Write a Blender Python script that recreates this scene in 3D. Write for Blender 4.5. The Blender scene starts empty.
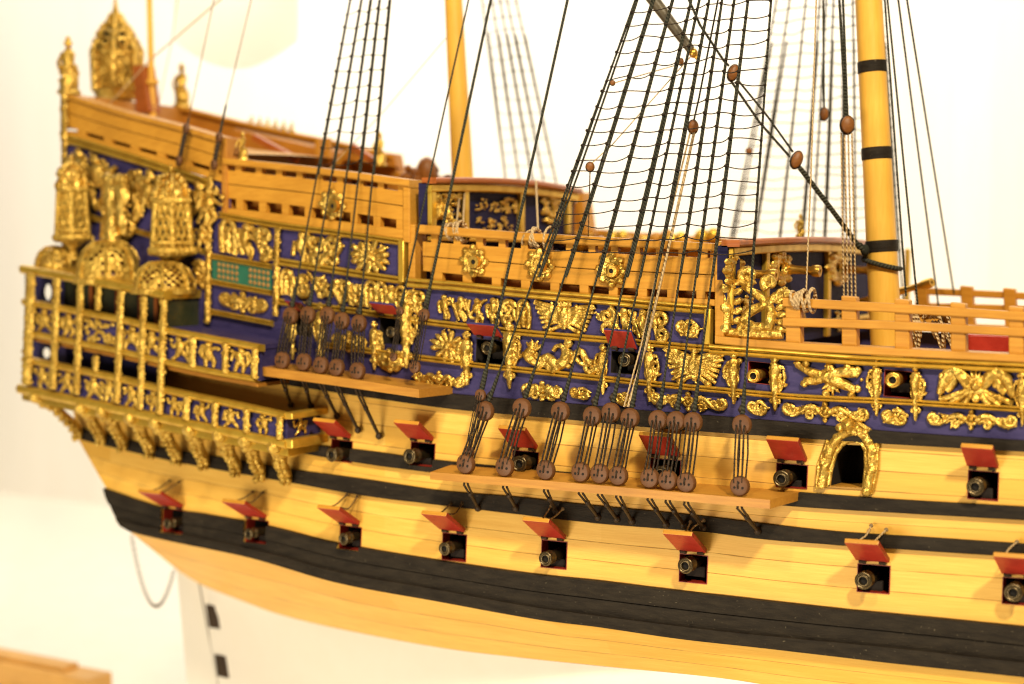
import bpy, bmesh, math, random
from mathutils import Vector as V, Matrix
R = math.radians
S = 0.06                      # one building unit is 6 cm: the model ship is about 1.2 m long
scene = bpy.context.scene
COL = scene.collection
YC = 2.4                      # centre line of the ship
FPX = 1500.0
TH, PT = R(30), R(3.5)
FWD = V((-math.sin(TH)*math.cos(PT), math.cos(TH)*math.cos(PT), -math.sin(PT)))
RGT = V((math.cos(TH), math.sin(TH), 0)); UP = RGT.cross(FWD)
CAM = -15.0*FWD
rng = random.Random(7)

# ------------------------------------------------------------------ surfaces
def F(x, z):                  # starboard side of the hull: y for a place along the ship and a height
    p = .013*min(x, 0)**2 + .006*max(x-5, 0)**2
    t = .019*max(0, z+2.4)**2
    return p+t
def ray(px, py): return FWD + RGT*((px-512)/FPX) + UP*((342-py)/FPX)
def hit(px, py, off=0.0):     # point of the hull side (pushed out by off)
    d = ray(px, py); Y = 0
    for _ in range(14):
        t = (Y-CAM.y)/d.y; P = CAM+d*t; Y = F(P.x, P.z)-off
    return CAM+d*t
def at_y(px, py, Y):
    d = ray(px, py); return CAM+d*((Y-CAM.y)/d.y)
def at_x(px, py, X):
    d = ray(px, py); return CAM+d*((X-CAM.x)/d.x)
def nrm(P):
    e = .02
    n = V(((F(P.x+e, P.z)-F(P.x-e, P.z))/(2*e), -1, (F(P.x, P.z+e)-F(P.x, P.z-e))/(2*e)))
    return n.normalized()
def ppu(P): return FPX/((P-CAM).dot(FWD))      # pixels per unit there

class Cv:                     # smooth curve y(x) through traced points
    def __init__(s, *pts):
        s.p = sorted(pts); n = len(s.p); s.m = []
        for i in range(n):
            a, b = s.p[max(i-1, 0)], s.p[min(i+1, n-1)]
            s.m.append((b[1]-a[1])/(b[0]-a[0]))
    def __call__(s, x):
        p, m = s.p, s.m
        if x <= p[0][0]: return p[0][1]+(x-p[0][0])*m[0]
        if x >= p[-1][0]: return p[-1][1]+(x-p[-1][0])*m[-1]
        for i in range(len(p)-1):
            if x <= p[i+1][0]: break
        h = p[i+1][0]-p[i][0]; t = (x-p[i][0])/h
        return ((2*t**3-3*t*t+1)*p[i][1]+(t**3-2*t*t+t)*h*m[i]+(-2*t**3+3*t*t)*p[i+1][1]+(t**3-t*t)*h*m[i+1])
    def slope(s, x): return (s(x+4)-s(x-4))/8
    def shift(s, dy): return Cv(*[(a, b+dy) for a, b in s.p])

# ------------------------------------------------------------------ mesh builder
class MB:
    def __init__(s): s.v, s.f, s.mi, s.uv = [], [], [], []
    def face(s, idx, m=0, uv=None): s.f.append(tuple(idx)); s.mi.append(m); s.uv.append(uv)
    def grid(s, rows, m=0, closed=False, uv=None, flip=False):
        b = len(s.v); nr, nc = len(rows), len(rows[0])
        for r in rows: s.v.extend(V(p) for p in r)
        for i in range(nr-1):
            for j in range(nc if closed else nc-1):
                k = (j+1) % nc
                q = (b+i*nc+j, b+i*nc+k, b+(i+1)*nc+k, b+(i+1)*nc+j)
                u = None
                if uv: u = [uv[i][j], uv[i][j+1], uv[i+1][j+1], uv[i+1][j]]
                if flip: q = q[::-1]; u = u[::-1] if u else None
                s.face(q, m, u)
        return b
    def tube(s, pts, rad, seg=7, m=0, cap=True, squash=None):
        pts = [V(p) for p in pts]; n = len(pts)
        if not hasattr(rad, '__len__'): rad = [rad]*n
        rows = []; prev = None; L = 0; uv = []
        for i in range(n):
            t = (pts[min(i+1, n-1)]-pts[max(i-1, 0)])
            t = t.normalized() if t.length > 1e-9 else V((0, 0, 1))
            if prev is None:
                a = V((0, 0, 1)) if abs(t.z) < .8 else V((1, 0, 0))
                u = t.cross(a).normalized()
            else:
                u = prev - t*prev.dot(t)
                u = u.normalized() if u.length > 1e-6 else t.orthogonal().normalized()
            prev = u; w = t.cross(u)
            if i: L += (pts[i]-pts[i-1]).length
            rows.append([pts[i]+(u*math.cos(6.28319*k/seg)+w*math.sin(6.28319*k/seg))*rad[i] for k in range(seg)])
            uv.append([(k/seg, L) for k in range(seg+1)])
        b = s.grid(rows, m, True, uv)
        if cap:
            s.face([b+k for k in range(seg)][::-1], m); s.face([b+(n-1)*seg+k for k in range(seg)], m)
    def ball(s, c, r, seg=8, rin=5, m=0, axes=None):
        c = V(c)
        if not hasattr(r, '__len__'): r = (r, r, r)
        ax = axes or (V((1, 0, 0)), V((0, 1, 0)), V((0, 0, 1)))
        rows = []
        for i in range(rin+1):
            a = math.pi*i/rin; a = min(max(a, .04), math.pi-.04)
            rows.append([c+ax[0]*(r[0]*math.sin(a)*math.cos(6.28319*k/seg))+ax[1]*(r[1]*math.sin(a)*math.sin(6.28319*k/seg))+ax[2]*(r[2]*math.cos(a)) for k in range(seg)])
        s.grid(rows, m, True, None, True)
    def box(s, c, ex, ey, ez, m=0):   # centre and three half axes
        c, ex, ey, ez = V(c), V(ex), V(ey), V(ez); b = len(s.v)
        for sz in (-1, 1):
            for sx, sy in ((-1, -1), (1, -1), (1, 1), (-1, 1)): s.v.append(c+ex*sx+ey*sy+ez*sz)
        for q in ((3, 2, 1, 0), (4, 5, 6, 7), (0, 1, 5, 4), (1, 2, 6, 5), (2, 3, 7, 6), (3, 0, 4, 7)): s.face([b+i for i in q], m)
    def hexa(s, a, bq, m=0):          # two quads, joined
        b = len(s.v); s.v.extend(V(p) for p in a); s.v.extend(V(p) for p in bq)
        for q in ((3, 2, 1, 0), (4, 5, 6, 7), (0, 1, 5, 4), (1, 2, 6, 5), (2, 3, 7, 6), (3, 0, 4, 7)): s.face([b+i for i in q], m)
    def lathe(s, o, ax, prof, seg=16, m=0, ms=None, ref=None):   # prof: (distance along axis, radius)
        o, ax = V(o), V(ax).normalized()
        u = V(ref) if ref is not None else ax.orthogonal()
        u = (u-ax*u.dot(ax)).normalized(); w = ax.cross(u)
        rows = [[o+ax*a+(u*math.cos(6.28319*k/seg)+w*math.sin(6.28319*k/seg))*max(r, 1e-4) for k in range(seg)] for a, r in prof]
        b = len(s.v)
        for r in rows: s.v.extend(r)
        for i in range(len(rows)-1):
            for k in range(seg):
                k2 = (k+1) % seg
                s.face((b+i*seg+k, b+i*seg+k2, b+(i+1)*seg+k2, b+(i+1)*seg+k), ms[i] if ms else m)
        s.face([b+k for k in range(seg)][::-1], ms[0] if ms else m)
        s.face([b+(len(rows)-1)*seg+k for k in range(seg)], ms[-1] if ms else m)
    def prism(s, poly, off, m=0):     # polygon of points and an extrusion vector
        n = len(poly); b = len(s.v); off = V(off)
        s.v.extend(V(p) for p in poly); s.v.extend(V(p)+off for p in poly)
        s.face([b+i for i in range(n)][::-1], m); s.face([b+n+i for i in range(n)], m)
        for i in range(n):
            j = (i+1) % n; s.face((b+i, b+j, b+n+j, b+n+i), m)

def build(name, mb, mats, parent=None, smooth=40, bevel=0, cut=None, label=None):
    if not isinstance(mats, (list, tuple)): mats = [mats]
    L = V((0, 0, 0)); p = parent
    while p is not None: L += V(p.location); p = p.parent
    me = bpy.data.meshes.new(name)
    me.from_pydata([tuple(v-L) for v in mb.v], [], mb.f)
    for mt in mats: me.materials.append(mt)
    me.polygons.foreach_set('material_index', mb.mi)
    if any(u for u in mb.uv):
        ul = me.uv_layers.new(name='UVMap')
        for p, u in zip(me.polygons, mb.uv):
            if u:
                for li, c in zip(p.loop_indices, u): ul.data[li].uv = c
    if cut: do_cut(me, cut, L)
    if smooth:
        me.polygons.foreach_set('use_smooth', [True]*len(me.polygons))
        me.set_sharp_from_angle(angle=R(smooth))
    me.update()
    o = bpy.data.objects.new(name, me); COL.objects.link(o)
    if parent: o.parent = parent
    if bevel:
        b = o.modifiers.new('bevel', 'BEVEL'); b.width = bevel*S; b.segments = 2; b.limit_method = 'ANGLE'; b.angle_limit = R(50)
    if label: o['label'] = label
    return o
def tag(o, label, cat, group=None, kind=None):
    if label: o['label'] = label
    if cat: o['category'] = cat
    if group: o['group'] = group
    if kind: o['kind'] = kind
    return o
def empty(name, loc, label, cat, group=None):
    o = bpy.data.objects.new(name, None); COL.objects.link(o); o.location = loc; o.empty_display_size = .01
    return tag(o, label, cat, group)
def copy_tree(o, parent=None):
    c = o.copy(); COL.objects.link(c); c.parent = parent
    for ch in list(o.children): copy_tree(ch, c)
    return c
def frame_matrix(loc, z, xref=V((1, 0, 0))):
    z = V(z).normalized(); x = (V(xref)-z*V(xref).dot(z)).normalized(); y = z.cross(x)
    M = Matrix((x, y, z)).transposed().to_4x4(); M.translation = loc
    return M

def do_cut(me, ports, L):
    bm = bmesh.new(); bm.from_mesh(me)
    for (tl, tr, br, bl, n) in ports:
        q = [tl-L, tr-L, br-L, bl-L]; c = sum(q, V())/4
        planes = []
        for i in range(4):
            a, b = q[i], q[(i+1) % 4]; pn = (b-a).cross(n).normalized()
            if (c-a).dot(pn) > 0: pn = -pn
            planes.append((a, pn))
        near = [f for f in bm.faces if (f.calc_center_median()-c).length < 1.2 or min((v.co-c).length for v in f.verts) < .6]
        for a, pn in planes:
            near = [f for f in near if f.is_valid]
            ge = set(near)
            for f in near: ge.update(f.edges); ge.update(f.verts)
            r = bmesh.ops.bisect_plane(bm, geom=list(ge), plane_co=a, plane_no=pn, dist=1e-5)
            near = list({f for f in r['geom'] if isinstance(f, bmesh.types.BMFace)} | {f for f in near if f.is_valid})
        kill = []
        for f in near:
            if not f.is_valid: continue
            m = f.calc_center_median()
            if abs((m-c).dot(n)) < .3 and all((m-a).dot(pn) < -1e-4 for a, pn in planes): kill.append(f)
        if kill: bmesh.ops.delete(bm, geom=kill, context='FACES')
    bm.to_mesh(me); bm.free()

def catmull(pts, k=3):
    out = []; n = len(pts)
    if n < 3: return pts
    for i in range(n-1):
        p0, p1, p2, p3 = pts[max(i-1, 0)], pts[i], pts[i+1], pts[min(i+2, n-1)]
        for j in range(k):
            t = j/k
            out.append(tuple(.5*(2*b+(c-a)*t+(2*a-5*b+4*c-d)*t*t+(3*b-a-3*c+d)*t**3) for a, b, c, d in zip(p0, p1, p2, p3)))
    out.append(tuple(pts[-1])); return out

def band(mb, top, bot, x0, x1, prof, n=None, m=0, ox=None, uvrow=None):
    """A strip along the hull side between two traced lines. prof: (fraction from top to bottom, outward offset)."""
    n = n or max(2, int((x1-x0)/9)); rows = [[] for _ in prof]; uv = [[] for _ in prof]; u = 0; last = None
    for i in range(n+1):
        xx = [(x0[0]+(x0[1]-x0[0])*f if isinstance(x0, tuple) else x0) for f, o in prof]; xx = [q+(x1-q)*i/n for q in xx]
        P = [hit(x, top(x)+(bot(x)-top(x))*f) for x, (f, o) in zip(xx, prof)]
        if last is not None: u += (P[0]-last).length
        last = P[0]
        for k, (f, o) in enumerate(prof):
            rows[k].append(P[k]+nrm(P[k])*o); uv[k].append((u, k if uvrow is None else uvrow[k]))
    mb.grid(rows, m, False, uv, True)
    for e in (0, -1):
        b = len(mb.v); mb.v.extend(r[e] for r in rows)
        idx = [b+i for i in range(len(rows))]
        mb.face(idx if e == 0 else idx[::-1], m)
def slab(mb, top, bot, x0, x1, out, inn, n=None, m=0):
    """A solid board: outer face at +out, inner face inn behind the hull side, closed all round."""
    n = n or max(2, int((x1-x0)/9)); rows = [[], [], [], [], []]; uv = [[], [], [], [], []]; u = 0; last = None
    for i in range(n+1):
        x = x0+(x1-x0)*i/n; A, B = hit(x, top(x)), hit(x, bot(x)); na, nb = nrm(A), nrm(B)
        na = V((na.x, na.y, 0)).normalized(); nb = V((nb.x, nb.y, 0)).normalized()
        if last is not None: u += (A-last).length
        last = A; h = (A-B).length
        for k, p in enumerate((A+na*out, B+nb*out, B-nb*inn, A-na*inn, A+na*out)): rows[k].append(p); uv[k].append((u, (0, h, h+inn+out, 2*h+inn+out, 2*h+2*inn+2*out)[k]))
    mb.grid(rows, m, False, uv, True)
    for e in (0, -1):
        b = len(mb.v); mb.v.extend(rows[k][e] for k in range(4)); q = [b, b+1, b+2, b+3]
        mb.face(q if e == 0 else q[::-1], m)
# ------------------------------------------------------------------ materials
K = 1/S
class NT:
    def __init__(s, name):
        s.mat = bpy.data.materials.new(name); s.mat.use_nodes = True
        s.t = s.mat.node_tree; s.b = s.t.nodes['Principled BSDF']
    def n(s, typ, ins=None, **kw):
        x = s.t.nodes.new(typ)
        for k, v in kw.items(): setattr(x, k, v)
        for k, v in (ins or {}).items():
            if hasattr(v, 'is_output'): s.t.links.new(v, x.inputs[k])
            else: x.inputs[k].default_value = v
        return x
    def set(s, **kw):
        for k, v in kw.items():
            k = k.replace('_', ' ')
            if hasattr(v, 'is_output'): s.t.links.new(v, s.b.inputs[k])
            else: s.b.inputs[k].default_value = v
    def coord(s, kind='Object', scale=(1, 1, 1)):
        c = s.n('ShaderNodeTexCoord').outputs[kind]
        return s.n('ShaderNodeMapping', {'Vector': c, 'Scale': scale}).outputs['Vector']
    def noise(s, vec, scale, detail=4, rough=.55):
        return s.n('ShaderNodeTexNoise', {'Vector': vec, 'Scale': scale, 'Detail': detail, 'Roughness': rough}).outputs['Fac']
    def ramp(s, fac, stops):
        r = s.n('ShaderNodeValToRGB', {'Fac': fac}); e = r.color_ramp.elements
        e[0].position, e[0].color = stops[0][0], (*stops[0][1], 1); e[1].position, e[1].color = stops[-1][0], (*stops[-1][1], 1)
        for p, c in stops[1:-1]: k = e.new(p); k.color = (*c, 1)
        return r.outputs['Color']
    def mix(s, fac, a, b, mode='MIX'):
        x = s.n('ShaderNodeMix', data_type='RGBA', blend_type=mode)
        for i, v in ((0, fac), (6, a), (7, b)):
            if hasattr(v, 'is_output'): s.t.links.new(v, x.inputs[i])
            else: x.inputs[i].default_value = v if i == 0 else (*v, 1)
        return x.outputs[2]
    def bump(s, h, strength=.3, dist=.02):
        return s.n('ShaderNodeBump', {'Height': h, 'Strength': strength, 'Distance': dist*S}).outputs['Normal']

def warm(c): return (c[0], c[1]*.95, c[2]*.74)
def planked(name, c1, c2, c3, seam, row=1.0, bw=7.0):
    c1, c2, c3 = warm(c1), warm(c2), warm(c3)
    m = NT(name); uv = m.coord('UV')
    br = m.n('ShaderNodeTexBrick', {'Vector': uv, 'Color1': (*c1, 1), 'Color2': (*c2, 1), 'Mortar': (*seam, 1), 'Scale': 1.0, 'Mortar Size': 0.0, 'Mortar Smooth': .6, 'Bias': 0.0, 'Brick Width': bw, 'Row Height': row}, offset=.37, offset_frequency=2)
    g = m.noise(m.coord('UV', (1.2, 16, 1)), 2.2, 6, .6)
    g2 = m.noise(m.coord('UV', (.5, 1.3, 1)), 1.6, 3)
    col = m.mix(m.ramp(g, [(.38, (0, 0, 0)), (.75, (1, 1, 1))]), br.outputs['Color'], c3)
    col = m.mix(.75, br.outputs['Color'], col)
    col = m.mix(m.ramp(g2, [(.4, (0, 0, 0)), (.8, (.55, .55, .55))]), col, c3)
    bl = m.noise(m.coord('UV', (3, 9, 1)), 5, 5, .7)
    col = m.mix(m.ramp(bl, [(.66, (0, 0, 0)), (.8, (.35, .35, .35))]), col, tuple(.55*c for c in c3))
    sp = m.n('ShaderNodeSeparateXYZ', {'Vector': uv}).outputs['Y']
    fr = m.n('ShaderNodeMath', {0: sp, 1: float(row)}, operation='DIVIDE').outputs[0]
    fr = m.n('ShaderNodeMath', {0: fr, 1: .5}, operation='PINGPONG').outputs[0]
    sn = m.noise(m.coord('UV', (1.1, 3, 1)), 2.0, 4)
    wd = m.n('ShaderNodeMapRange', {'Value': sn, 'From Min': .35, 'From Max': .7, 'To Min': .004, 'To Max': .045}).outputs[0]
    sm = m.n('ShaderNodeMath', {0: fr, 1: wd}, operation='DIVIDE').outputs[0]
    sm = m.ramp(sm, [(.35, (0, 0, 0)), (1.0, (1, 1, 1))])
    col = m.mix(sm, seam, col)
    h = sm
    m.set(Base_Color=col, Roughness=.45, Normal=m.bump(h, .5, .01), Specular_IOR_Level=.22)
    return m.mat
def wood(name, c1, c2, rough=.45, ax=0):
    c1, c2 = warm(c1), warm(c2)
    m = NT(name)
    g = m.noise(m.coord('Object', tuple(K*(1.3 if i == ax else 17) for i in range(3))), 2.2, 6, .62); g2 = m.noise(m.coord('Object', (K, K, K)), 1.7, 2)
    col = m.mix(m.ramp(g, [(.32, (0, 0, 0)), (.72, (1, 1, 1))]), c1, c2)
    col = m.mix(m.ramp(g2, [(.35, (0, 0, 0)), (.75, (.5, .5, .5))]), col, tuple(.75*c for c in c2))
    m.set(Base_Color=col, Roughness=rough, Normal=m.bump(g, .12, .01), Specular_IOR_Level=.35); return m.mat
def paint(name, c1, c2, rough=.5, scale=5, stretch=(1, 1, 1), bstr=.25, spec=.4, metal=0, dust=None):
    m = NT(name); co = m.coord('Object', tuple(K*x for x in stretch))
    g = m.noise(co, scale, 6, .65)
    col = m.mix(m.ramp(g, [(.35, (0, 0, 0)), (.7, (1, 1, 1))]), c1, c2)
    if dust:
        d = m.noise(m.coord('Object', (K, K, K)), 34, 2, .5)
        col = m.mix(m.ramp(d, [(.70, (0, 0, 0)), (.78, (.6, .6, .6))]), col, dust)
    m.set(Base_Color=col, Roughness=rough, Normal=m.bump(m.noise(co, scale*4, 5, .6), bstr, .015), Specular_IOR_Level=spec, Metallic=metal); return m.mat
def gilt(name, c1, c2, rough=.36, bs=.8, scale=17, metal=.8):
    c1, c2 = warm(c1), warm(c2)
    m = NT(name); co = m.coord('Object', (K, K, K))
    g = m.noise(co, 6, 4); b = m.noise(co, scale, 3, .55)
    v = m.n('ShaderNodeTexVoronoi', {'Vector': co, 'Scale': scale*.8}).outputs['Distance']
    h = m.n('ShaderNodeMath', {0: b, 1: v}, operation='ADD').outputs[0]
    col = m.mix(m.ramp(g, [(.38, (0, 0, 0)), (.66, (1, 1, 1))]), c1, c2)
    r = m.n('ShaderNodeMapRange', {'Value': g, 'To Min': rough-.08, 'To Max': rough+.14}).outputs[0]
    m.set(Base_Color=col, Roughness=r, Metallic=metal, Normal=m.bump(h, bs, .03)); return m.mat
def rope(name, c1, c2, freq=36):
    m = NT(name); uv = m.coord('UV')
    sx = m.n('ShaderNodeSeparateXYZ', {'Vector': uv})
    a = m.n('ShaderNodeMath', {0: sx.outputs['X'], 1: 2.0}, operation='MULTIPLY').outputs[0]
    b = m.n('ShaderNodeMath', {0: sx.outputs['Y'], 1: float(freq)}, operation='MULTIPLY').outputs[0]
    c = m.n('ShaderNodeMath', {0: a, 1: b}, operation='ADD').outputs[0]
    w = m.n('ShaderNodeMath', {0: c, 1: 1.0}, operation='PINGPONG').outputs[0]
    col = m.mix(w, c1, c2)
    m.set(Base_Color=col, Roughness=.8, Normal=m.bump(w, .8, .02), Specular_IOR_Level=.2); return m.mat

M = {}
M['hull'] = planked('hull planking wood', (.88, .585, .175), (.77, .46, .10), (.64, .33, .055), (.40, .20, .045))
M['deck'] = planked('deck planking wood', (.62, .36, .10), (.55, .30, .075), (.45, .23, .05), (.15, .07, .015), row=.09, bw=2.5)
M['rail'] = wood('pear wood rail', (.60, .31, .052), (.45, .20, .025))
M['board'] = wood('bulwark board wood', (.62, .32, .05), (.48, .22, .028))
M['brown'] = wood('brown inner bulwark wood', (.50, .23, .04), (.38, .155, .025))
M['redrail'] = wood('reddish rail wood', (.42, .13, .035), (.30, .08, .02), .3)
M['channel'] = wood('channel board wood', (.54, .27, .05), (.40, .175, .028))
M['mast'] = wood('mast spar wood', (.84, .52, .115), (.74, .42, .07), .4, 2)
M['black'] = paint('black wale paint', (.012, .0085, .006), (.028, .021, .014), .62, 4, (1, 1, 5), .5, .15, dust=(.16, .13, .085))
M['blue'] = paint('dark blue paint', (.030, .024, .098), (.054, .042, .135), .55, 5, (1, 1, 4), .35, .22)
M['navy'] = paint('navy bulkhead paint', (.012, .011, .045), (.022, .020, .07), .7, 5, (1, 1, 3), .3, .15)
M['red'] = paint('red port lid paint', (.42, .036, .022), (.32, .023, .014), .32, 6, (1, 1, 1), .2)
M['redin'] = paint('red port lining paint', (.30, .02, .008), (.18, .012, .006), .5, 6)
M['dark'] = paint('painted inside shade', (.006, .004, .003), (.012, .009, .006), .9, 6)  # near-black colour stands in for the shade inside ports and gun bores
M['gold'] = gilt('gilded carving', (.78, .545, .155), (.48, .29, .055))
M['goldm'] = gilt('gilded moulding', (.74, .50, .09), (.58, .36, .05), .36, .02, 10, .7)
M['goldp'] = gilt('pale gilded lattice', (.70, .48, .115), (.46, .28, .05), .4, .6, 20, .6)
M['bronze'] = paint('dark bronze gun metal', (.125, .09, .043), (.065, .045, .022), .3, 8, (1, 1, 1), .2, .5, .8)
M['brass'] = gilt('brass gun metal', (.75, .48, .12), (.58, .34, .07), .3, .2, 10, .9)
M['iron'] = paint('black iron fitting', (.03, .018, .010), (.055, .03, .015), .5, 12, (1, 1, 1), .3, .4, .3)
M['dead'] = wood('deadeye wood', (.165, .070, .030), (.105, .042, .018), .5)
M['block'] = wood('block wood', (.27, .105, .025), (.17, .06, .014), .45)
M['hole'] = paint('painted hollow shade', (.012, .008, .006), (.02, .012, .008), .9, 8)  # near-black colour stands in for shade in holes and gaps
M['rope'] = rope('dark tarred rope', (.018, .019, .013), (.070, .068, .048), 58)
M['lany'] = rope('dark brown lanyard', (.022, .014, .010), (.065, .045, .03), 40)
M['thin'] = rope('thin brown line', (.10, .055, .022), (.20, .12, .05), 40)
M['tan'] = rope('pale linen line', (.44, .30, .15), (.66, .48, .27), 44)
M['white'] = paint('white bottom paint', (.82, .80, .77), (.80, .78, .74), .45, 2, (1, 1, 1), .1)
M['green'] = paint('green painted lattice', (.016, .105, .066), (.022, .13, .08), .5, 6)
M['orange'] = paint('orange lattice rosette', (.32, .17, .04), (.25, .13, .03), .5, 6)
M['glass'] = paint('dark green window glass', (.030, .036, .018), (.055, .050, .022), .15, 4)
M['spar'] = paint('dark grey spar', (.085, .066, .040), (.115, .09, .055), .45, 6, (1, 1, 1), .2)
M['stand'] = wood('stand oak', (.70, .42, .16), (.58, .32, .10))
M['cloth'] = paint('cream curtain cloth', (.92, .88, .83), (.90, .86, .80), .9, 2, (1, 1, .2), .1, .1)
M['sail'] = paint('cream sail cloth', (.97, .96, .94), (.96, .95, .93), .9, 4, (1, 1, 1), .1, .1)
for l_ in ('sail',):
    t_ = M[l_].node_tree; tr_ = t_.nodes.new('ShaderNodeBsdfTranslucent'); tr_.inputs[0].default_value = (.97, .96, .94, 1); mx_ = t_.nodes.new('ShaderNodeMixShader'); mx_.inputs[0].default_value = .6
    out_ = t_.nodes['Material Output']; t_.links.new(t_.nodes['Principled BSDF'].outputs[0], mx_.inputs[1]); t_.links.new(tr_.outputs[0], mx_.inputs[2]); t_.links.new(mx_.outputs[0], out_.inputs[0])
M['table'] = paint('white table top', (.88, .84, .74), (.86, .81, .70), .6, 2, (1, 1, 1), .05, .2)

# ------------------------------------------------------------------ carving motifs: strokes in a box from -1 to 1, y downwards
def spiral(cx, cy, r, turns, a0, w0, w1, d=1, n=14):
    return [(cx+r*(1-.85*i/n)*math.cos(a0+d*turns*6.283*i/n), cy+r*(1-.85*i/n)*math.sin(a0+d*turns*6.283*i/n), w0+(w1-w0)*i/n) for i in range(n+1)]
def leaf(x, y, ang, L, w, curl=.0, n=5):
    out = []
    for i in range(n+1):
        t = i/n; a = ang+curl*t
        out.append((x+L*t*math.cos(a), y+L*t*math.sin(a), w*(.45+1.3*t*(1-t)*1.9)*(1-.55*t)))
    return out
def m_figure(g, asp=1.0):
    T, B = [], []; s = g.choice((-1, 1)); q = lambda a: g.uniform(-a, a)
    B.append((q(.15), -.80, .20)); B.append((q(.15), -.93, .13))
    T.append([(q(.1), -.62, .16), (q(.12), -.30, .27), (q(.12), .02, .22), (0, .16, .20)])
    T.append([(-.18, -.48, .13), (-.55, -.30+q(.35), .11), (-.78, -.05+q(.7), .10)])
    T.append([(.18, -.48, .13), (.55, -.42+q(.4), .11), (.80, -.35+q(.7), .10)])
    T.append([(-.10, .12, .19), (-.28-q(.15), .50, .14), (-.42+q(.3), .95, .10)])
    T.append([(.10, .12, .19), (.36+q(.15), .45, .14), (.45+q(.4), .90, .10)])
    T.append([(-.5*s, -.55, .09), (-.62*s, .1, .12), (-.3*s, .4, .08)])
    B.append((.72*s, -.62, .15)); return T, B
def m_pilaster(g, asp=3.0, wing=0):
    T, B = [], []      # radii in half widths; y stretched by asp
    B += [(0, -.86*asp, .52), (-.38, -.90*asp, .26), (.38, -.90*asp, .26), (0, -.97*asp, .36)]
    T.append([(0, -.72*asp, .50), (.05, -.50*asp, .74), (-.05, -.22*asp, .66), (.05, .1*asp, .56), (0, .4*asp, .46), (.04, .7*asp, .38), (0, .97*asp, .20)])
    for sg in (-1, 1):
        T.append(spiral(sg*.52, -.55*asp, .36, 1.1, 1.5, .24, .12, sg))
        T.append([(sg*.65, -.42*asp, .22), (sg*.45, -.2*asp, .26), (sg*.6, .0, .20), (sg*.35, .2*asp, .2)])
        T.append(spiral(sg*.38, .62*asp, .34, 1.0, -1.5, .2, .1, sg))
    for i in range(5): B.append((g.uniform(-.3, .3), (-.42+.26*i)*asp, .34-.03*i))
    if wing:
        for i in range(4):
            T.append(leaf(wing*.4, (-.62+.22*i)*asp, (0 if wing > 0 else math.pi)+g.uniform(-.5, .5), 1.05-.1*i, .34, wing*.9))
        T.append(spiral(wing*1.15, -.05*asp, .42, 1.2, 0, .24, .1, wing))
        T.append([(wing*1.1, -.5*asp, .2), (wing*1.35, -.25*asp, .26), (wing*1.0, .05*asp, .2), (wing*.6, .3*asp, .2)])
    return T, B
def m_garland(g, asp=4.0):   # radii in half heights, x stretched by asp
    T, B = [], []
    T.append([(.42*math.cos(a*.7), .05+.42*math.sin(a*.7), .17) for a in range(10)]); B.append((0, .05, .28))
    B.append((0, -.62, .26)); B.append((0, .75, .24))
    for s in (-1, 1):
        n = 11; T.append([(s*(.4+(asp-1.0)*i/n), .10-.42*math.sin(i/n*5.2), .30-.12*i/n) for i in range(n+1)])
        T.append(spiral(s*(asp-.55), -.05, .58, 1.4, math.pi if s > 0 else 0, .26, .13, -s))
        T.append(spiral(s*asp*.34, .42, .42, 1.2, -1.5, .2, .1, s))
        m = max(3, int(asp*1.6))
        for i in range(m):
            x = s*(.55+(asp-1.2)*i/m)
            T.append(leaf(x, .1, (-1.2 if s > 0 else math.pi+1.2)+g.uniform(-.4, .4), .75, .2, s*.8))
            T.append(leaf(x, .1, (.9 if s > 0 else math.pi-.9)+g.uniform(-.4, .4), .70, .19, -s*.8))
        B.append((s*(asp-.55), -.05, .2))
    return T, B
def m_trophy(g, asp=1.6, k=9, spread=.95):
    T, B = [], []
    for i in range(k):
        a = (i+.3)/k*6.283+g.uniform(-.18, .18); c, sn = math.cos(a)*asp*spread, math.sin(a)*spread*.92
        w = g.uniform(.12, .2); typ = i % 3
        T.append([(.12*c, .12*sn, w), (.5*c, .5*sn, w*.8), (.82*c, .82*sn, w*(1.0 if typ else .6)), (c, sn, w*(1.35 if typ == 1 else .5))])
        if typ == 1: B.append((c*.97, sn*.97, w*1.35))
        if typ == 2: T.append(spiral(c*.8, sn*.78, .2, 1, a, .12, .07))
    for i in range(9): B.append((g.uniform(-.4, .4)*asp, g.uniform(-.38, .38), g.uniform(.15, .26)))
    T.append([(.3*math.cos(q), .3*math.sin(q), .15) for q in [j*.7 for j in range(10)]]); B.append((0, 0, .24)); return T, B
def m_helmets(g, asp=2.0):
    T, B = [], []
    for s in (-1, 1):
        T.append([(s*.22*asp, .1, .2), (s*.36*asp, -.42, .32), (s*.58*asp, -.74, .34), (s*.80*asp, -.42, .32), (s*.92*asp, .12, .24), (s*1.0*asp, .5, .16)])
        T.append([(s*.55*asp, -.55, .2), (s*.62*asp, -.1, .24), (s*.80*asp, .3, .2)])
        for x, y in ((.98, .80), (.66, .92), (.34, .95)): T.append([(s*.12*asp, .15, .15), (s*x*.6*asp, y*.65, .15), (s*x*asp, y, .19)])
        for i in range(4): T.append(leaf(s*(.40+.12*i)*asp, -.62+.16*i, -1.57-s*.3+s*.35*i, .42, .15))
    for i in range(7): T.append(leaf(0, -.05, -2.6+.34*i, .72, .15))
    T.append([(.36*math.cos(q*.7), .36*math.sin(q*.7), .14) for q in range(10)]); B += [(0, 0, .26), (0, .62, .24), (.3, .55, .18), (-.3, .55, .18)]
    return T, B
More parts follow.
